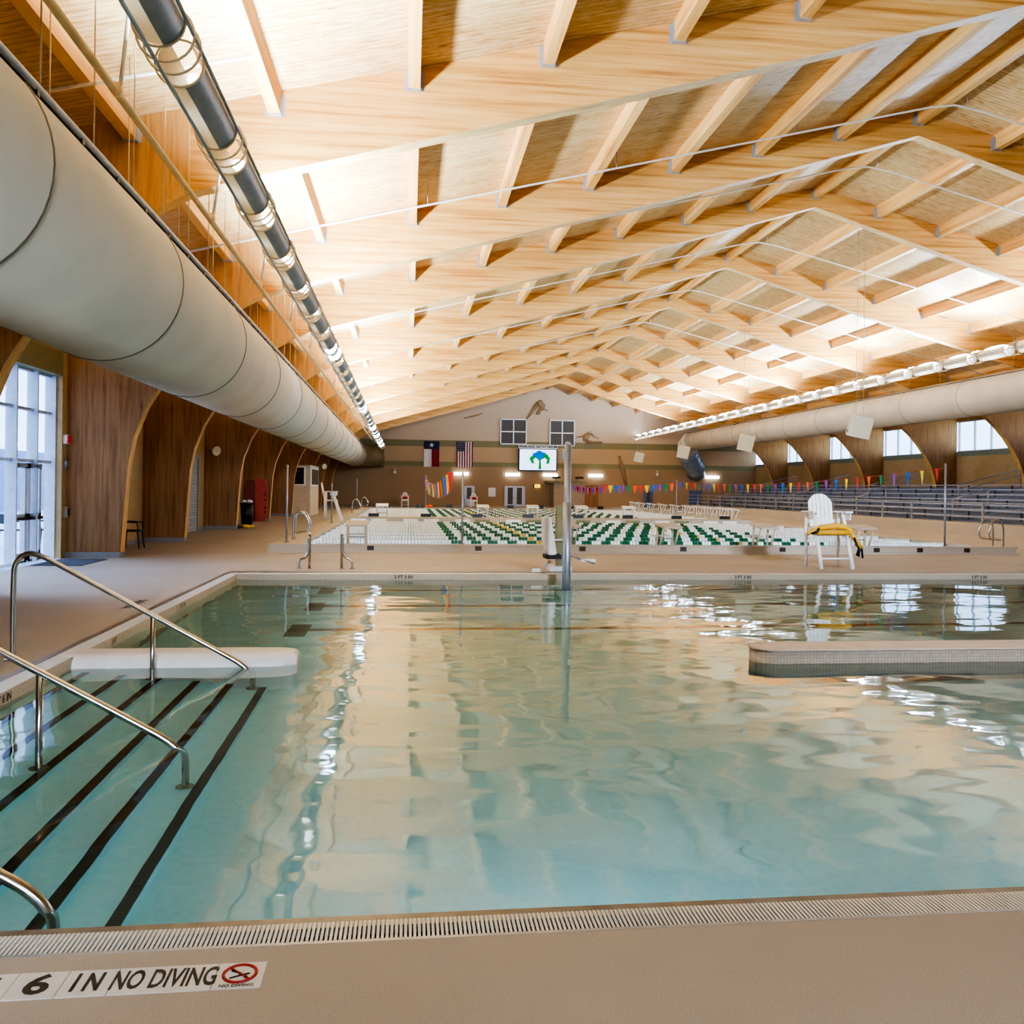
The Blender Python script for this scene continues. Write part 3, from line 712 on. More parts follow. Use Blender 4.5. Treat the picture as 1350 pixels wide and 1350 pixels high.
def pennants(A, B, n, sag, label, cols, w=.30, h=.42, face='y', jitter=0):
    o = thing('pennant_string', label, 'pennant string', A, 'swim pennant strings')
    def P(t): q = lerp(A, B, t); return (q[0], q[1], q[2]-sag*4*t*(1-t))
    MB().tube([P(i/24) for i in range(25)], .006, 5).build('cord', 'red', o)
    for i in range(n):
        c = P((i+.5)/n); a = w/2; q = random.uniform(-.03, .03)
        d = Vector(B)-Vector(A); d.z = 0; d = d.normalized()
        if face == 'y': d = (d+Vector((.9 if d.x >= 0 else -.9, 0, 0))).normalized()
        m = MB(); dz = random.uniform(-.02, .02)
        nn = Vector((-d.y, d.x, 0))*.05
        vs = [Vector(c)-d*a, Vector(c)-d*a*.33+nn, Vector(c)+d*a*.33-nn*.6, Vector(c)+d*a, Vector(c)+Vector((q, q, -h))-d*.02, Vector(c)+Vector((q, q, -h))+d*.02]
        m.add(vs, [(0, 1, 4), (1, 2, 5, 4), (2, 3, 5)]); m.build('pennant', cols[i % len(cols)], o)
    return o
PC = ['p_red', 'p_yellow', 'p_blue', 'p_purple', 'p_green', 'p_orange']
pennants((13.95, 21.6, 2.27), (14.27, 46, 2.05), 34, .28, 'long colourful pennant string hanging in front of the bleachers', PC, .26, .36)
pennants((1.22, 26, 2.08), (1.05, 59, 2.2), 28, .40, 'colourful pennant string seen end on below the striped flag', PC, .24, .62)
pennants((10.6, 48, 1.85), (14.25, 46.2, 1.98), 12, .1, 'distant pennant string ending at the far pole', PC, .28, .40)
pennants((10.2, 46, 1.75), (10.9, 58, 1.85), 22, .12, 'dark bunch of pennants seen end on beside the tall grey pole', ['p_blue', 'p_purple', 'p_red', 'black', 'p_orange'], .2, .40)

# ------------------------------------------------------------------ pool lift, tall pole, rails
tp = thing('net_post', 'tall grey metal post at far pool edge beside the lift', 'post', (2.82, 15.6, -.1))
MB().tube([(2.82, 15.6, -1.0), (2.82, 15.6, 2.40)], .062, 16).build('shaft', 'alu', tp); MB().tube([(2.82, 15.6, -.9), (2.82, 15.6, 1.36)], .078, 16).build('sleeve', 'alu', tp)
MB().ball((2.82, 15.6, 2.40), .06, 12).build('cap', 'alu', tp); MB().cbox((2.74, 15.6, 2.2), (.05, .05, .2)).build('bracket', 'grey', tp)
lf = thing('pool_lift', 'white pool access lift with seat, mast and footrest on far pool edge', 'pool lift', (2.9, 17, 0))
MB().box(2.72, 16.85, 0, 3.15, 17.35, .09).build('base_plate', 'white', lf)
MB().box(2.86, 16.95, 0, 3.0, 17.1, 1.28).build('mast', 'hoodgreen', lf)
s_ = MB(); s_.prism([(2.34+.22, 1.05), (2.34+.34, 1.06), (2.80, .36), (2.66, .30), (2.56, .60)], 1, 16.55, 16.95); s_.build('seat_back', 'white_plastic', lf)
MB().cbox((2.74, 16.75, .30), (.30, .42, .08)).build('seat', 'black', lf)
MB().tube([(2.72, 16.9, .18), (2.50, 16.6, .04), (2.33, 16.5, .05)], .035, 8).build('footrest', 'white_plastic', lf)
MB().tube([(3.0, 17, .35), (3.62, 16.95, .14)], .02, 8).build('lever_arm', 'grey', lf); MB().cbox((3.5, 17.0, .2), (.3, .1, .05)).build('control_box', 'white', lf)
MB().tube([(2.62, 16.6, .62), (2.98, 16.9, .60)], .02, 8).build('armrest', 'white', lf)
def grab(x, s, label):
    g = thing('grab_rail', label, 'grab rail', (x, 17.3, 0), 'pair of steel grab rails at far pool edge')
    MB().tube([(x, 17.3, 0), (x, 17.3, .66), (x, 17.28, .69)], .026, 10).build('post', 'steel', g)
    MB().tube(soft([(x+s*.2, 17.32, 0), (x+s*.2, 17.32, .13), (x+s*.18, 17.32, .18), (x+s*.1, 17.31, .2), (x+s*.05, 17.3, .25), (x+s*.02, 17.3, .34), (x+s*.015, 17.29, .62)]), .024, 10).build('curved_brace', 'steel', g)
    fl = MB(); fl.disc((x, 17.3, 0), .055, .012); fl.disc((x+s*.2, 17.32, 0), .055, .012); fl.build('base_flange', 'steel', g)
grab(-1.9, -1, 'left steel grab rail of pair on far side of near pool'); grab(-1.29, 1, 'right steel grab rail of pair on far side of near pool')
def ladder(x, y, z, s, label, rz=0, sc_=1):
    l = thing('pool_ladder', label, 'pool ladder', (x, y, z), 'steel ladder rails')
    for dy in (0, .42):
        MB().tube(soft([(x, y+dy, z), (x, y+dy, z+.5), (x+s*.06, y+dy, z+.68), (x+s*.2, y+dy, z+.74), (x+s*.32, y+dy, z+.66), (x+s*.42, y+dy, z+.42), (x+s*.40, y+dy, z+.24), (x+s*.3, y+dy, z+.2), (x+s*.08, y+dy, z+.18)]), .022, 8).build('side_rail', 'steel', l)
    MB().tube([(x+s*.08, y, z+.18), (x+s*.08, y+.42, z+.18)], .02, 8).build('rung', 'steel', l)
ladder(-3.0, 23.4, .19, 1, 'curved steel ladder rails on left corner of far pool'); ladder(15.6, 32.0, .19, -1, 'curved steel ladder rails on right ledge behind guard chair'); ladder(15.75, 21.8, .19, -1, 'curved steel ladder rails at right front corner of far pool')
ladder(-3.0, 47, .19, 1, 'curved steel ladder rails far along the left ledge'); ladder(-3.0, 56, .19, 1, 'most distant steel ladder rails on left ledge')

# guard chair
def guard_chair(label):
    g = thing('guard_chair', label, 'lifeguard chair', (0, 0, 0)); W = 'white'
    for a in (-1, 1):
        MB().tube([(a*.33, -.10, .86), (a*.34, -.40, 0)], .042, 8).build('leg', W, g); MB().tube([(a*.36, .28, 1.16), (a*.36, .28, 0)], .036, 8).build('leg', W, g)
        MB().tube([(a*.30, -.02, 1.16), (a*.33, -.12, .80)], .034, 8).build('arm_post', W, g)
        MB().cbox((a*.36, .08, 1.18), (.16, .56, .03)).build('armrest', W, g); MB().cbox((a*.40, -.06, 1.09), (.02, .22, .15)).build('arm_panel', W, g)
    MB().cbox((0, .06, .82), (.68, .5, .04)).build('seat', W, g); MB().cbox((0, -.17, .75), (.68, .03, .13)).build('apron', W, g)
    hb = lambda u: .70-.30*abs(u/.27)**2.6*.62
    for i in range(6):
        u0, u1 = -.27+.09*i+.005, -.27+.09*(i+1)-.005; bs = MB()
        pl = [(u0, .86), (u1, .86), (u1, .86+hb(u1)), ((u0+u1)/2, .86+hb((u0+u1)/2)), (u0, .86+hb(u0))]
        bs.prism(pl, 1, .30, .322); bs.v = [(v[0], v[1]+(v[2]-.86)*.2, v[2]) for v in bs.v]
        bs.build('back_slat', 'white_plastic', g)
    MB().cbox((0, .31, .98), (.6, .03, .08)).build('back_rail', W, g)
    MB().tube([(-.34, -.32, .22), (.34, -.32, .22)], .022, 8).build('footrest', W, g)
    return g
gc = guard_chair('white slatted lifeguard chair with armrests standing on far side of near pool'); gc.location = (8.78, 17.65, 0)
dup(gc, (-3.15, 36.8, .19), 'small distant white lifeguard chair on the left ledge', rz=PI/2)
for nm, x, z in (('on gable deck below the lone star flag', -.35, 0), ('on gable deck beside the grey single door', 5.1, 0)):
    c = dup(gc, (x, 70, 0), 'distant pale lifeguard chair '+nm, 'distant lifeguard chairs', scale=.75)
rt = thing('rescue_tube', 'yellow foam rescue tube with black straps draped across guard chair seat', 'rescue tube', (8.7, 17.4, .86))
P = [(-.60, -.26, .72), (-.5, -.25, .78), (-.3, -.22, .86), (0, -.2, .89), (.2, -.2, .88), (.33, -.22, .82), (.40, -.26, .66), (.50, -.28, .52), (.58, -.28, .44)]
MB().tube([(8.78+x, 17.6+y, z) for x, y, z in P], [.03, .05, .058, .06, .06, .056, .05, .05, .03], 12).build('foam', 'yellow', rt)
MB().tube([(8.78-.5, 17.33, .76), (8.78-.1, 17.33, .76), (8.78+.30, 17.33, .76)], .05, 10).build('foam', 'yellow', rt)
MB().tube([(9.16, 17.28, .66), (9.2, 17.24, .5), (9.24, 17.24, .44), (9.2, 17.25, .30), (9.24, 17.25, .27), (9.27, 17.25, .42), (9.31, 17.25, .44), (9.33, 17.25, .24)], .022, 8).build('strap', 'black', rt)
MB().tube([(8.25, 17.3, .74), (8.33, 17.22, .78), (8.40, 17.3, .84)], .03, 8).build('strap', 'black', rt)

# ------------------------------------------------------------------ left side furnishings
def bin_():
    o = thing('trash_can', 'black trash can with white bag liner between wooden columns', 'trash can', (-6.35, 35.6, 0))
    MB().tube([(-6.35, 35.6, .06), (-6.35, 35.6, .88)], [.21, .26], 20).build('body', 'black', o); MB().tube([(-6.35, 35.6, .86), (-6.35, 35.6, .9)], .285, 20).build('rim', 'black', o)
    lin_ = MB()
    for i in range(7): lin_.ball((-6.35+random.uniform(-.15, .15), 35.6+random.uniform(-.15, .15), .93+random.uniform(0, .05)), (.09, .09, .06), 8)
    lin_.build('bag_liner', 'white', o)
    for a in (-1, 1): MB().ball((-6.35+a*.15, 35.5, .04), .045, 8).build('caster', 'black', o)
bin_()
for i, x in enumerate((-6.93, -6.45)):
    o = thing('spine_board', ['red plastic spine board leaning behind, further left on the column', 'red spine board with dark hand holes leaning on wooden column'][i], 'rescue board', (x, 39.5, 0), 'red spine boards')
    y = 39.6-.12*i; pl = [(x-.2, .02), (x+.2, .02), (x+.26, .5), (x+.26, 1.4), (x+.18, 1.82+.06*i), (x-.18, 1.82+.06*i), (x-.26, 1.4), (x-.26, .5)]
    MB().prism(pl, 1, y, y+.06).build('board', ['board_dark', 'board_red'][i], o)
    for z in (.42, .62, .95, 1.2): MB().cbox((x+.19, y-.004, z), (.06, .02, .1)).build('hand_hole', 'black', o)
for i, (x, y, m, rz) in enumerate(((-6.2, 33.2, 'yellow', .3), (-6.0, 33.0, 'p_yellow', -.4), (-5.85, 33.3, 'yellow', .9), (-6.25, 32.95, 'mat', 0))):
    R = Matrix.Rotation(rz, 3, 'Z'); m_ = MB(); c = Vector((x, y, .05+.03*(i % 2)))
    m_.tube([c+R@Vector((-.25, 0, 0)), c+R@Vector((-.18, 0, .02)), c+R@Vector((.18, 0, .02)), c+R@Vector((.25, 0, 0))], [.03, .055, .055, .03], 8)
    tag(m_.build('foam_float', m, origin=(x, y, 0)), ['yellow foam float lying flat at the base of wooden column', 'bright yellow foam float topmost of the little heap', 'yellow foam float at pool side of the heap below trash can', 'dark foam float nearest camera beside the yellow ones'][i], 'foam float', 'foam floats heaped on deck')
# booth
bo = thing('guard_booth', 'beige office booth with dark windows between wooden columns', 'booth', (-6.3, 50, 0))
box(XL+.02, 47.75, 0, -5.25, 52, 2.7).build('body', 'boothwall', bo)
w_ = box(-6.25, 47.72, 1.62, -5.5, 47.75, 2.62).build('window', 'white', bo); box(-6.2, 47.70, 1.68, -5.58, 47.72, 2.56).build('pane', 'darkglass', w_)
w_ = box(-5.25, 48.0, 1.6, -5.22, 51.6, 2.55).build('window', 'white', bo)
for k in range(3): box(-5.22, 48.15+k*1.15, 1.66, -5.21, 49.15+k*1.15, 2.5).build('pane', 'darkglass', w_)
# roller shutter door
dz = thing('door_2', 'x', 'door', (XL, 29.5, 0)); struct(dz); del dz['label']; del dz['category']
sh = MB(); z = 0
while z < 2.45: sh.prism([(XL+.02, z), (XL+.05, z+.02), (XL+.05, z+.07), (XL+.02, z+.09)], 1, 28.1, 31.3); z += .09
sh.build('shutter', 'doorgrey', dz); fr = MB(); fr.box(XL, 27.98, 0, XL+.08, 28.1, 2.55); fr.box(XL, 31.3, 0, XL+.08, 31.42, 2.55); fr.box(XL, 27.98, 2.45, XL+.08, 31.42, 2.6); fr.build('frame', 'grey', dz)
# wall devices at the first column
o = thing('fire_strobe', 'red and white fire alarm strobe at back edge of first column', 'fire alarm', (XL+.05, 19.75, 2.5)); box(XL, 19.62, 2.43, XL+.07, 19.79, 2.62).build('housing', 'white', o); box(XL+.07, 19.66, 2.44, XL+.10, 19.79, 2.61).build('strobe_face', 'p_red', o)
o = thing('wall_clock_guard', 'round wire guard below the fire alarm strobe', 'wire guard', (XL+.05, 19.72, 1.98)); MB().tube([(XL+.06, 19.70+.09*math.cos(q*PI/8), 2.0+.13*math.sin(q*PI/8)) for q in range(16)], .01, 5, closed=True).build('ring', 'steel', o); box(XL, 19.66, 1.93, XL+.05, 19.75, 2.07).build('device', 'grey', o)
o = thing('switch_box', 'small brown switch box low beside the first column', 'switch box', (XL+.05, 19.74, .95)); box(XL, 19.66, .86, XL+.08, 19.79, 1.1).build('housing', 'door_tan', o); box(XL+.08, 19.69, .9, XL+.09, 19.76, 1.05).build('cover', 'brownmark', o)
def horn(x, y, z, label):
    o = thing('horn_loudspeaker', label, 'loudspeaker', (x, y, z), 'wall horn loudspeakers')
    MB().tube([(x, y, z), (x+.12, y-.12, z-.03), (x+.22, y-.22, z-.06)], [.04, .08, .17], 16).build('horn', 'cream', o); MB().tube([(x-.1, y+.1, z), (x, y, z)], .05, 8).build('driver', 'grey', o)
horn(-7.0, 32.3, 2.85, 'cream horn loudspeaker on the third wooden column near shutter door'); horn(-5.4, 54.9, 2.85, 'small cream horn loudspeaker above office booth')

# ------------------------------------------------------------------ hanging speakers
def speaker(c, s, label):
    o = thing('hanging_speaker', label, 'loudspeaker', c, 'cream speakers hanging over the pool')
    R = Matrix.Rotation(-.35, 3, 'Z')@Matrix.Rotation(.22, 3, 'Y')@Matrix.Rotation(.12, 3, 'X')
    MB().cbox(c, (s, s, s*1.02), rot=R).build('cabinet', 'cream', o)
    MB().cbox(Vector(c)+R@Vector((0, -s*.505, 0)), (s*.9, .02, s*.9), rot=R).build('grille', 'grille', o)
    MB().cbox(Vector(c)+R@Vector((-s*.51, -s*.1, -s*.3)), (.02, s*.14, s*.14), rot=R).build('socket', 'black', o)
    for d in (-.12, .12): MB().tube([Vector(c)+Vector((d, 0, s*.4)), (c[0]+d, c[1], zd(c[0]+d))], .008, 5).build('suspension_cable', 'galv', o)
speaker((15.9, 60, 3.86), .60, 'most distant hanging speaker, against the gable wall'); speaker((15.9, 50, 3.84), .66, 'second farthest cream hanging speaker, before the silver duct elbow')
speaker((15.75, 40, 3.87), .70, 'cream hanging speaker in front of the curved right columns, middle one'); speaker((14.45, 27, 3.72), .66, 'largest cream hanging speaker, nearest above the guard chair')
speaker((19.3, 23.5, 4.45), .7, 'cream hanging speaker cut off at the right edge of view')

# ------------------------------------------------------------------ gable furnishings
GY = YG-.02
def gthing(name, label, cat, x, z, group=None): return thing(name, label, cat, (x, GY, z), group)
# flags
def flag_grid(o, x0, z1, w, h, cells):
    """cells: (name, mat, u0,u1,v0,v1) v measured from the top"""
    for nm, mt, u0, u1, v0, v1 in cells:
        m = MB(); nu = max(2, int((u1-u0)*12)); vs = []
        for j in range(3):
            for i in range(nu+1):
                u = u0+(u1-u0)*i/nu; v = v0+(v1-v0)*j/2; vs.append((x0+u*w, GY-.06-.035*math.sin(u*11+v*2), z1-v*h))
        fs = [(j*(nu+1)+i, (j+1)*(nu+1)+i, (j+1)*(nu+1)+i+1, j*(nu+1)+i+1) for j in range(2) for i in range(nu)]
        m.add(vs, fs, 0, True); m.build(nm, mt, o)
def star(cx, cz, r, y):
    m = MB(); vs = [(cx, y, cz)]+[(cx+(r if k % 2 == 0 else r*.4)*math.sin(k*PI/5), y, cz+(r if k % 2 == 0 else r*.4)*math.cos(k*PI/5)) for k in range(10)]
    return m.add(vs, [(0, 1+k, 1+(k+1) % 10) for k in range(10)])
fl = gthing('flag', 'lone star flag hanging upright on gable, blue top over white and red', 'flag', 1.87, 3.4, 'flags on the gable')
flag_grid(fl, 1.2, 5.61, 1.34, 2.23, [('blue_field', 'flagblue', 0, 1, 0, .31), ('white_stripe', 'flagwhite', 0, .5, .31, 1), ('red_stripe', 'flagred', .5, 1, .31, 1)])
star(1.87, 5.27, .24, GY-.12).build('star', 'flagwhite', fl)
fl = gthing('flag', 'stars and stripes flag hanging upright on the gable wall', 'flag', 4.75, 3.4, 'flags on the gable')
cells = [('stripe', 'flagred' if k % 2 == 0 else 'flagwhite', k/13, (k+1)/13, (.38 if k < 7 else 0), 1) for k in range(13)]+[('union', 'flagblue', 0, 7/13, 0, .38)]
flag_grid(fl, 4.04, 5.63, 1.42, 2.24, cells)
sm = MB()
for r in range(5):
    for c_ in range(5): q = star(4.12+.14*c_+(.07 if r % 2 else 0), 5.55-.16*r, .045, GY-.12); sm.add(q.v, q.f)
sm.build('stars', 'flagwhite', fl)
# louvred vents
for x0, x1, z0, z1, lb in ((7.85, 10.2, 5.44, 7.7, 'left'), (12.23, 14.51, 5.38, 7.69, 'right')):
    v = gthing('wall_vent', 'large dark four panel louvre with pale frame, %s of the gable pair' % lb, 'vent', (x0+x1)/2, z0, 'louvres on the gable')
    box(x0, GY-.06, z0, x1, GY-.03, z1).build('louvre_panel', 'dark', v)
    sl = MB(); z = z0+.1
    while z < z1-.1: sl.box(x0+.08, GY-.09, z, x1-.08, GY-.06, z+.03); z += .13
    sl.build('slats', 'slat', v)
    fr = MB(); t_ = .09
    for q in ((x0, x0+t_), ((x0+x1)/2-t_/2, (x0+x1)/2+t_/2), (x1-t_, x1)): fr.box(q[0], GY-.13, z0, q[1], GY-.03, z1)
    for q in ((z0, z0+t_), ((z0+z1)/2-t_/2, (z0+z1)/2+t_/2), (z1-t_, z1)): fr.box(x0, GY-.13, q[0], x1, GY-.03, q[1])
    fr.build('frame', 'white', v)
# display board
d = gthing('display_board', 'lit display board headed PEARLAND NATATORIUM on the gable', 'display board', 11.2, 3.1)
box(9.46, GY-.35, 3.12, 12.9, GY-.05, 5.08).build('casing', 'flagblue', d)
scr = emit('display screen', 'F4F8FF', 1.6); M['screen'] = scr
box(9.56, GY-.37, 3.22, 12.8, GY-.35, 5.02).build('screen', 'screen', d)
hd = box(9.46, GY-.36, 5.08, 12.9, GY-.05, 5.46).build('header_sign', 'signwhite', d)
text('PEARLAND NATATORIUM', .30, 'ink', hd, (11.18, GY-.37, 5.27), (PI/2, 0, 0), sx=.95, bold=.012)
M['logoblue'] = emit('logo blue', '2F7FC4', .9); M['logogreen'] = emit('logo green', '3E9A3C', .9); M['logoline'] = emit('logo line', '5A6478', .7)
ys = GY-.39
MB().tube([(11.35+.98*math.cos(q*PI/24), ys, 4.08+.83*math.sin(q*PI/24)) for q in range(48)], .012, 5, closed=True).build('logo_ring', 'logoline', d)
lg_ = MB()
for x, z, r in ((11.3, 4.6, .34), (10.95, 4.48, .28), (11.66, 4.5, .3), (11.3, 4.35, .3)): lg_.tube([(x, ys, z), (x, ys+.01, z)], r, 14)
lg_.build('logo_crown_blue', 'logoblue', d); lg_ = MB()
for x, z, r in ((10.7, 4.2, .26), (11.98, 4.2, .28), (11.9, 4.42, .22), (10.75, 3.98, .2), (12.02, 3.96, .2)): lg_.tube([(x, ys-.004, z), (x, ys+.006, z)], r, 14)
lg_.build('logo_crown_green', 'logogreen', d)
lg_ = MB(); lg_.prism([(11.22, 3.3), (11.5, 3.3), (11.42, 4.3), (11.3, 4.3)], 1, ys-.008, ys); lg_.build('logo_trunk', 'logogreen', d)
for x in (10.98, 11.78):
    lg_ = MB(); lg_.prism([(x-.14, 3.9), (x-.05, 3.72), (x+.05, 3.72), (x+.14, 3.9), (x+.22, 4.2), (x+.05, 4.1), (x, 4.3), (x-.05, 4.1), (x-.22, 4.2)], 1, ys-.016, ys-.01); lg_.tube([(x, ys-.017, 4.2), (x, ys-.011, 4.2)], .09, 12)
    lg_.build('logo_child', 'screen', d)
# wall lamps
for i, x in enumerate((4.47, 9.0, 12.33, 16.43, 27.12)):
    o = gthing('wall_lamp', ['bright white wall lamp under the striped flag', 'bright white wall lamp left of display board', 'bright white wall lamp under display board right corner', 'bright white wall lamp right of tall grey post', 'bright white wall lamp beside silver duct elbow'][i], 'wall lamp', x, 2.8, 'tube lamps on the gable')
    MB().tube([(x-.62, GY-.14, 2.81), (x+.62, GY-.14, 2.81)], .12, 12).build('tube_diffuser', 'walllamp', o); box(x-.55, GY-.06, 2.74, x+.55, GY, 2.9).build('backplate', 'white', o)
# doors and signs
def door(nm, x0, x1, z1, fmat, leaves, pane, pz=(.3, .92)):
    o = thing(nm, 'x', 'door', ((x0+x1)/2, GY, 0)); struct(o); del o['label']; del o['category']
    fr = MB(); fr.box(x0, GY-.05, 0, x0+.1, GY, z1); fr.box(x1-.1, GY-.05, 0, x1, GY, z1); fr.box(x0, GY-.05, z1-.1, x1, GY, z1); fr.build('frame', fmat, o)
    w = (x1-x0-.2)/leaves
    for k in range(leaves):
        a = x0+.1+w*k; l = box(a+.01, GY-.04, .02, a+w-.01, GY-.005, z1-.1).build('door_leaf', fmat, o)
        box(a+w*.22, GY-.05, z1*pz[0], a+w*.78, GY-.04, z1*pz[1]).build('pane', pane, l); MB().ball((a+(w*.88 if k == 0 else w*.12), GY-.07, .75), .04, 8).build('handle', 'steel', l)
door('door_3', 8.3, 10.12, 1.78, 'frame', 2, 'dark', (.1, .93)); door('door_4', 4.72, 5.65, 1.75, 'frame', 1, 'dark', (.35, .92)); door('door_5', 25.05, 26.2, 1.6, 'blue', 1, 'blue'); door('door_6', 20.85, 21.7, 1.5, 'blue', 1, 'dark')
o = gthing('notice_board', 'pale square notice board between gable doors', 'notice board', 7.2, .85); box(6.88, GY-.04, .85, 7.5, GY, 1.62).build('panel', 'signwhite', o); box(6.84, GY-.03, .81, 7.54, GY-.005, 1.66).build('frame', 'grey', o)
o = gthing('exit_sign', 'small yellow lit exit sign right of double doors', 'exit sign', 11.2, 1.75); box(10.95, GY-.08, 1.68, 11.45, GY, 1.95).build('face', 'exityellow', o); box(10.84, GY-.1, 1.66, 10.95, GY, 1.97).build('housing', 'black', o); text('EXIT', .2, 'redink', o, (11.2, GY-.09, 1.81), (PI/2, 0, 0), sx=.85)
o = gthing('timing_booth', 'tan projecting booth with flat roof on gable behind tall post', 'booth', 13.5, 0); box(12.3, 74.6, 0, 15.0, GY, 2.1).build('body', 'door_tan', o); box(11.8, 74.3, 2.1, 15.2, GY, 2.28).build('roof', 'hoodgreen', o)
for i, x in enumerate((12.5, 14.5)):
    c = thing('floodlight', ['black floodlight on booth roof left of post', 'black floodlight on booth roof right of post'][i], 'floodlight', (x, 74.7, 2.28), 'floodlights on the booth roof'); MB().cbox((x, 74.6, 2.56), (.7, .3, .18)).build('head', 'black', c); MB().tube([(x, 74.65, 2.28), (x, 74.65, 2.5)], .04, 6).build('stand', 'grey', c)
o = gthing('alcove_panel', 'flat dark panel standing for the alcove right of tan booth', 'alcove', 15.9, 0); box(15.1, GY-.04, 0, 16.7, GY, 1.95).build('panel', 'column', o); box(15.0, GY-.05, 1.95, 16.8, GY, 2.05).build('frame', 'door_tan', o)  # flat dark panel stands in for the open alcove's darkness
# bronze swimmer cutouts
def cutout(parts, label, x, z):
    o = gthing('swimmer_cutout', label, 'wall sculpture', x, z, 'swimmer cutouts on the gable'); b_ = MB(); y = GY-.06
    for pts, r in parts: b_.tube([(p[0], y, p[1]) for p in pts], r, 10)
    for i, v in enumerate(b_.v): b_.v[i] = (v[0], y+(v[1]-y)*.22, v[2])
    b_.build('figure', 'sculpt', o)
cutout([([(10.2, 7.75), (10.75, 8.5), (11.1, 9.0)], [.05, .16, .22]), ([(11.1, 9.0), (11.4, 9.2), (11.6, 8.9), (11.55, 8.5)], [.22, .26, .26, .12]), ([(11.6, 8.9), (11.3, 8.4), (11.05, 8.15)], [.2, .14, .1]), ([(11.2, 8.15), (11.3, 8.4)], .14), ([(11.6, 8.7), (11.9, 8.55), (12.1, 8.5)], [.06, .05, .03])], 'bronze cutout of a piked diver high on the gable', 11.3, 8)
cutout([([(14.65, 6.2), (15.1, 6.25), (15.5, 6.45), (15.85, 6.6)], [.03, .06, .08, .12]), ([(15.95, 6.72), (15.95, 6.75)], [.15, .1]), ([(15.85, 6.6), (15.5, 6.2), (15.5, 5.85)], [.16, .26, .22]), ([(15.5, 5.8), (16.2, 5.78), (17.0, 5.8)], [.18, .1, .07]), ([(15.95, 6.55), (16.3, 6.25), (16.7, 6.1)], [.08, .06, .03])], 'bronze cutout of a swimmer with spread arms below the right roof slope', 15.8, 5.8)
cutout([([(18.6, 4.45), (18.75, 3.9), (18.95, 3.3), (19.1, 2.6), (19.35, 1.7)], [.08, .16, .2, .15, .08]), ([(18.6, 4.45), (18.55, 4.6)], [.12, .1])], 'bronze cutout of an upright diver above the pennants', 18.9, 1.7)
cutout([([(4.6, 7.65), (5.2, 7.8), (5.8, 7.95), (6.3, 8.15)], [.03, .06, .07, .03])], 'thin bronze cutout of a stretched swimmer above striped flag', 5.4, 7.7)
for x, z, lb in ((-1.3, 2.85, 'left'), (22.0, 2.95, 'right')):
    o = gthing('security_camera', 'small white dome camera on a bracket, %s side of gable' % lb, 'camera', x, z, 'dome cameras'); MB().tube([(x, GY, z+.35), (x, GY-.25, z+.35), (x, GY-.25, z+.1)], .03, 6).build('bracket', 'white', o); MB().ball((x, GY-.25, z), .13, 12).build('dome', 'white', o)
for i, (x, y, z) in enumerate(((-.35, 70.02, .73), (5.1, 70.02, .73), (1.35, 60.3, .29))):
    o = thing('rescue_can', ['red rescue can on distant chair below lone star flag', 'red rescue can on distant chair by grey door', 'orange rescue can on far ledge among lane blocks'][i], 'rescue can', (x, y, z), 'red rescue cans'); MB().tube([(x-.2, y, z), (x-.12, y, z+.02), (x+.15, y, z+.02), (x+.22, y, z)], [.03, .1, .1, .04], 8).build('float', 'red' if i < 2 else 'orange', o); MB().tube([(x, y, z+.1), (x, y, z+.3)], .03, 6).build('handle', 'orange', o)

# ------------------------------------------------------------------ bleachers
bl = thing('bleacher', 'long grey aluminium bleacher with stepped rows along the right side', 'bleacher', (25, 46, 0))
BX, BY0, BY1, NR = 21.9, 24.0, 68.0, 7
box(BX-.15, BY0, 0, BX+7.3, BY1, .45).build('plinth', 'ledge', bl)
for k in range(NR):
    x = BX+.55+k*.86; z = .55+k*.225
    box(x, BY0+.1, z+.10, x+.28, BY1-.1, z+.145).build('seat_plank', 'bench_metal', bl)
    box(x+.30, BY0+.1, z-.16, x+.86, BY1-.1, z-.12).build('foot_plank', 'bench_metal', bl)
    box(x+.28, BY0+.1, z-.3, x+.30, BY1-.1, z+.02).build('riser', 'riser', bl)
    for j in range(14): yy = BY0+1+3.2*j; MB().box(x+.1, yy, z-.3, x+.16, yy+.06, z+.1).build('bracket', 'dark', bl)
gr = thing('guard_rail', 'grey metal guard rail along the front of the bleacher', 'guard rail', (BX, 46, .45))
for z in (1.24, .98, .72): MB().tube([(BX-.05, BY0, z), (BX-.05, BY1, z)], .024, 6).build('rail', 'alu', gr)
y = BY0+.2; 
while y < BY1: MB().box(BX-.08, y, .4, BX-.02, y+.07, 1.24).build('post', 'grey', gr); y += 2.4
for i, y in enumerate((30.5, 38.0, 46, 54, 62)):
    a = thing('aisle_rail', 'sloped tube aisle handrail on the bleacher, %s from front' % ORD[i], 'handrail', (27, y, 1.5), 'aisle rails on the bleacher')
    MB().tube([(25.2, y, 1.1), (25.2, y, 2.0), (28.2, y, 2.75), (28.3, y, 2.7), (28.3, y, 1.9)], .025, 8).build('top_rail', 'alu', a); MB().tube([(25.2, y, 1.75), (28.3, y, 2.5)], .02, 8).build('mid_rail', 'alu', a)
for i, y in enumerate((34.5, 42.5, 50.5)):
    a = thing('stair_rail', 'single tube stair rail in the bleacher front, %s from front' % ORD[i], 'handrail', (23, y, .5), 'stair rails in bleacher front')
    for x, z in ((22.6, .5), (24.2, .95)): MB().tube([(x, y, z), (x, y, z+.85)], .022, 8).build('post', 'alu', a)
    MB().tube([(22.6, y, 1.35), (24.2, y, 1.8)], .022, 8).build('top_rail', 'alu', a)

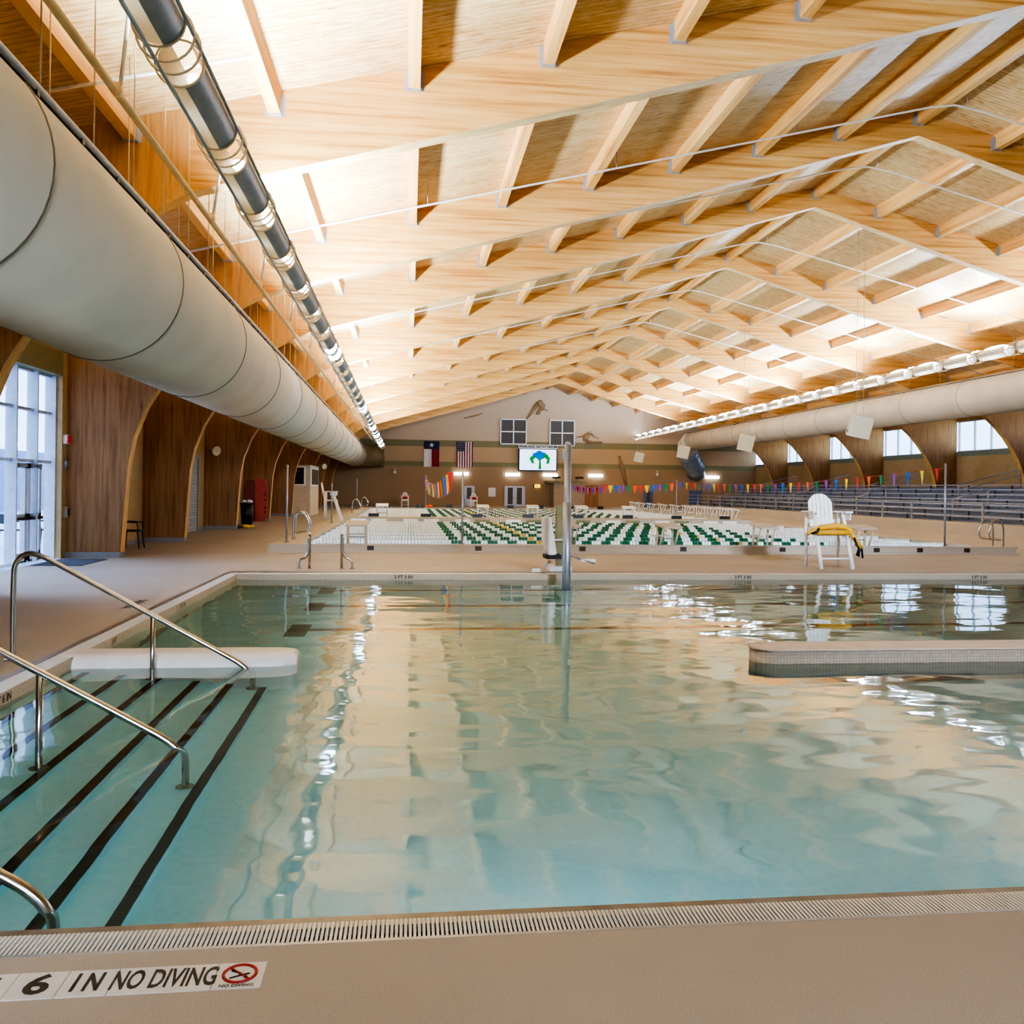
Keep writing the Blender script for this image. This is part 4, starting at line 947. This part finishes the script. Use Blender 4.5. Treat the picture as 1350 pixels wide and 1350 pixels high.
# ------------------------------------------------------------------ lights, world, camera
def area(loc, rot, sx, sy, e, col, name):
    li = bpy.data.lights.new(name, 'AREA'); li.shape = 'RECTANGLE'; li.size = sx; li.size_y = sy; li.energy = e; li.color = col
    o = bpy.data.objects.new(name, li); COL.objects.link(o); o.location = loc; o.rotation_euler = rot; return o
def spot(loc, target, e, ang, col, name, sz=.6):
    li = bpy.data.lights.new(name, 'SPOT'); li.energy = e; li.spot_size = math.radians(ang); li.spot_blend = .8; li.color = col; li.shadow_soft_size = sz
    o = bpy.data.objects.new(name, li); COL.objects.link(o); o.location = loc; o.rotation_euler = (Vector(target)-Vector(loc)).to_track_quat('-Z', 'Y').to_euler(); return o
spot((-1.5, -4, 2.5), (-5.0, 13, 0), 2600, 42, (.93, .96, 1), 'rear_fill_spot', .8)  # added fill spots, unseen behind the camera, brightening deck and hall
spot((8, -4, 7.5), (8, 19, 0), 8500, 62, (.95, .97, 1), 'rear_fill_spot', .8)
spot((3, -4, 4.5), (1.5, 3, 0), 1100, 80, (.95, .97, 1), 'rear_fill_spot', .8)
spot((10, -4, 7.0), (9, 55, 0), 16000, 26, (.95, .97, 1), 'rear_fill_spot', .8)
for x in (-2.2, 1, 4.2, 7.4, 10.6): area((x, PY0-.03, -.42 if x > 0 else -.2), (math.radians(84), 0, 0), 1.6, .2 if x > 0 else .1, 10 if x > 0 else 4, (.92, 1, .95), 'underwater_fill_light')  # added fill, unseen under the near edge, brightening the pool bottom
su = bpy.data.lights.new('daylight_sun', 'SUN'); su.energy = 4.5; su.angle = math.radians(50); su.color = (.60, .74, 1)
so = bpy.data.objects.new('daylight_sun', su); COL.objects.link(so); so.location = (-20, 20, 12); so.rotation_euler = Vector((1, -.35, -.62)).to_track_quat('-Z', 'Y').to_euler()
wd = bpy.data.worlds.new('world'); sc.world = wd; wd.use_nodes = True; nt = wd.node_tree; nt.nodes.clear()
bg = nt.nodes.new('ShaderNodeBackground'); bg.inputs[0].default_value = (.72, .85, 1, 1); bg.inputs[1].default_value = 2.6
ow = nt.nodes.new('ShaderNodeOutputWorld'); nt.links.new(bg.outputs[0], ow.inputs[0])

cam = bpy.data.cameras.new('camera'); co = bpy.data.objects.new('camera', cam); COL.objects.link(co)
cam.sensor_width = 36; cam.sensor_fit = 'HORIZONTAL'; cam.lens = 1160*36/1350; cam.shift_x = 0; cam.shift_y = -(675-643.6)/1350; cam.clip_start = .05; cam.clip_end = 300
psi = math.atan(135/1160); rho = math.atan(.012)
co.location = (0, 0, 1.6)
R = Matrix.Rotation(-psi, 4, 'Z')@Matrix.Rotation(PI/2, 4, 'X')@Matrix.Rotation(rho, 4, 'Z')
co.rotation_euler = R.to_euler()
sc.camera = co
sc.view_settings.view_transform = 'AgX'; sc.view_settings.look = 'AgX - High Contrast'; sc.view_settings.exposure = 0.12; sc.view_settings.use_white_balance = True; sc.view_settings.white_balance_temperature = 5250; sc.view_settings.white_balance_tint = 10
cy = sc.cycles; cy.use_denoising = True; cy.max_bounces = 10; cy.diffuse_bounces = 6; cy.glossy_bounces = 4; cy.transmission_bounces = 6; cy.transparent_max_bounces = 8; cy.caustics_refractive = True; cy.sample_clamp_indirect = 6
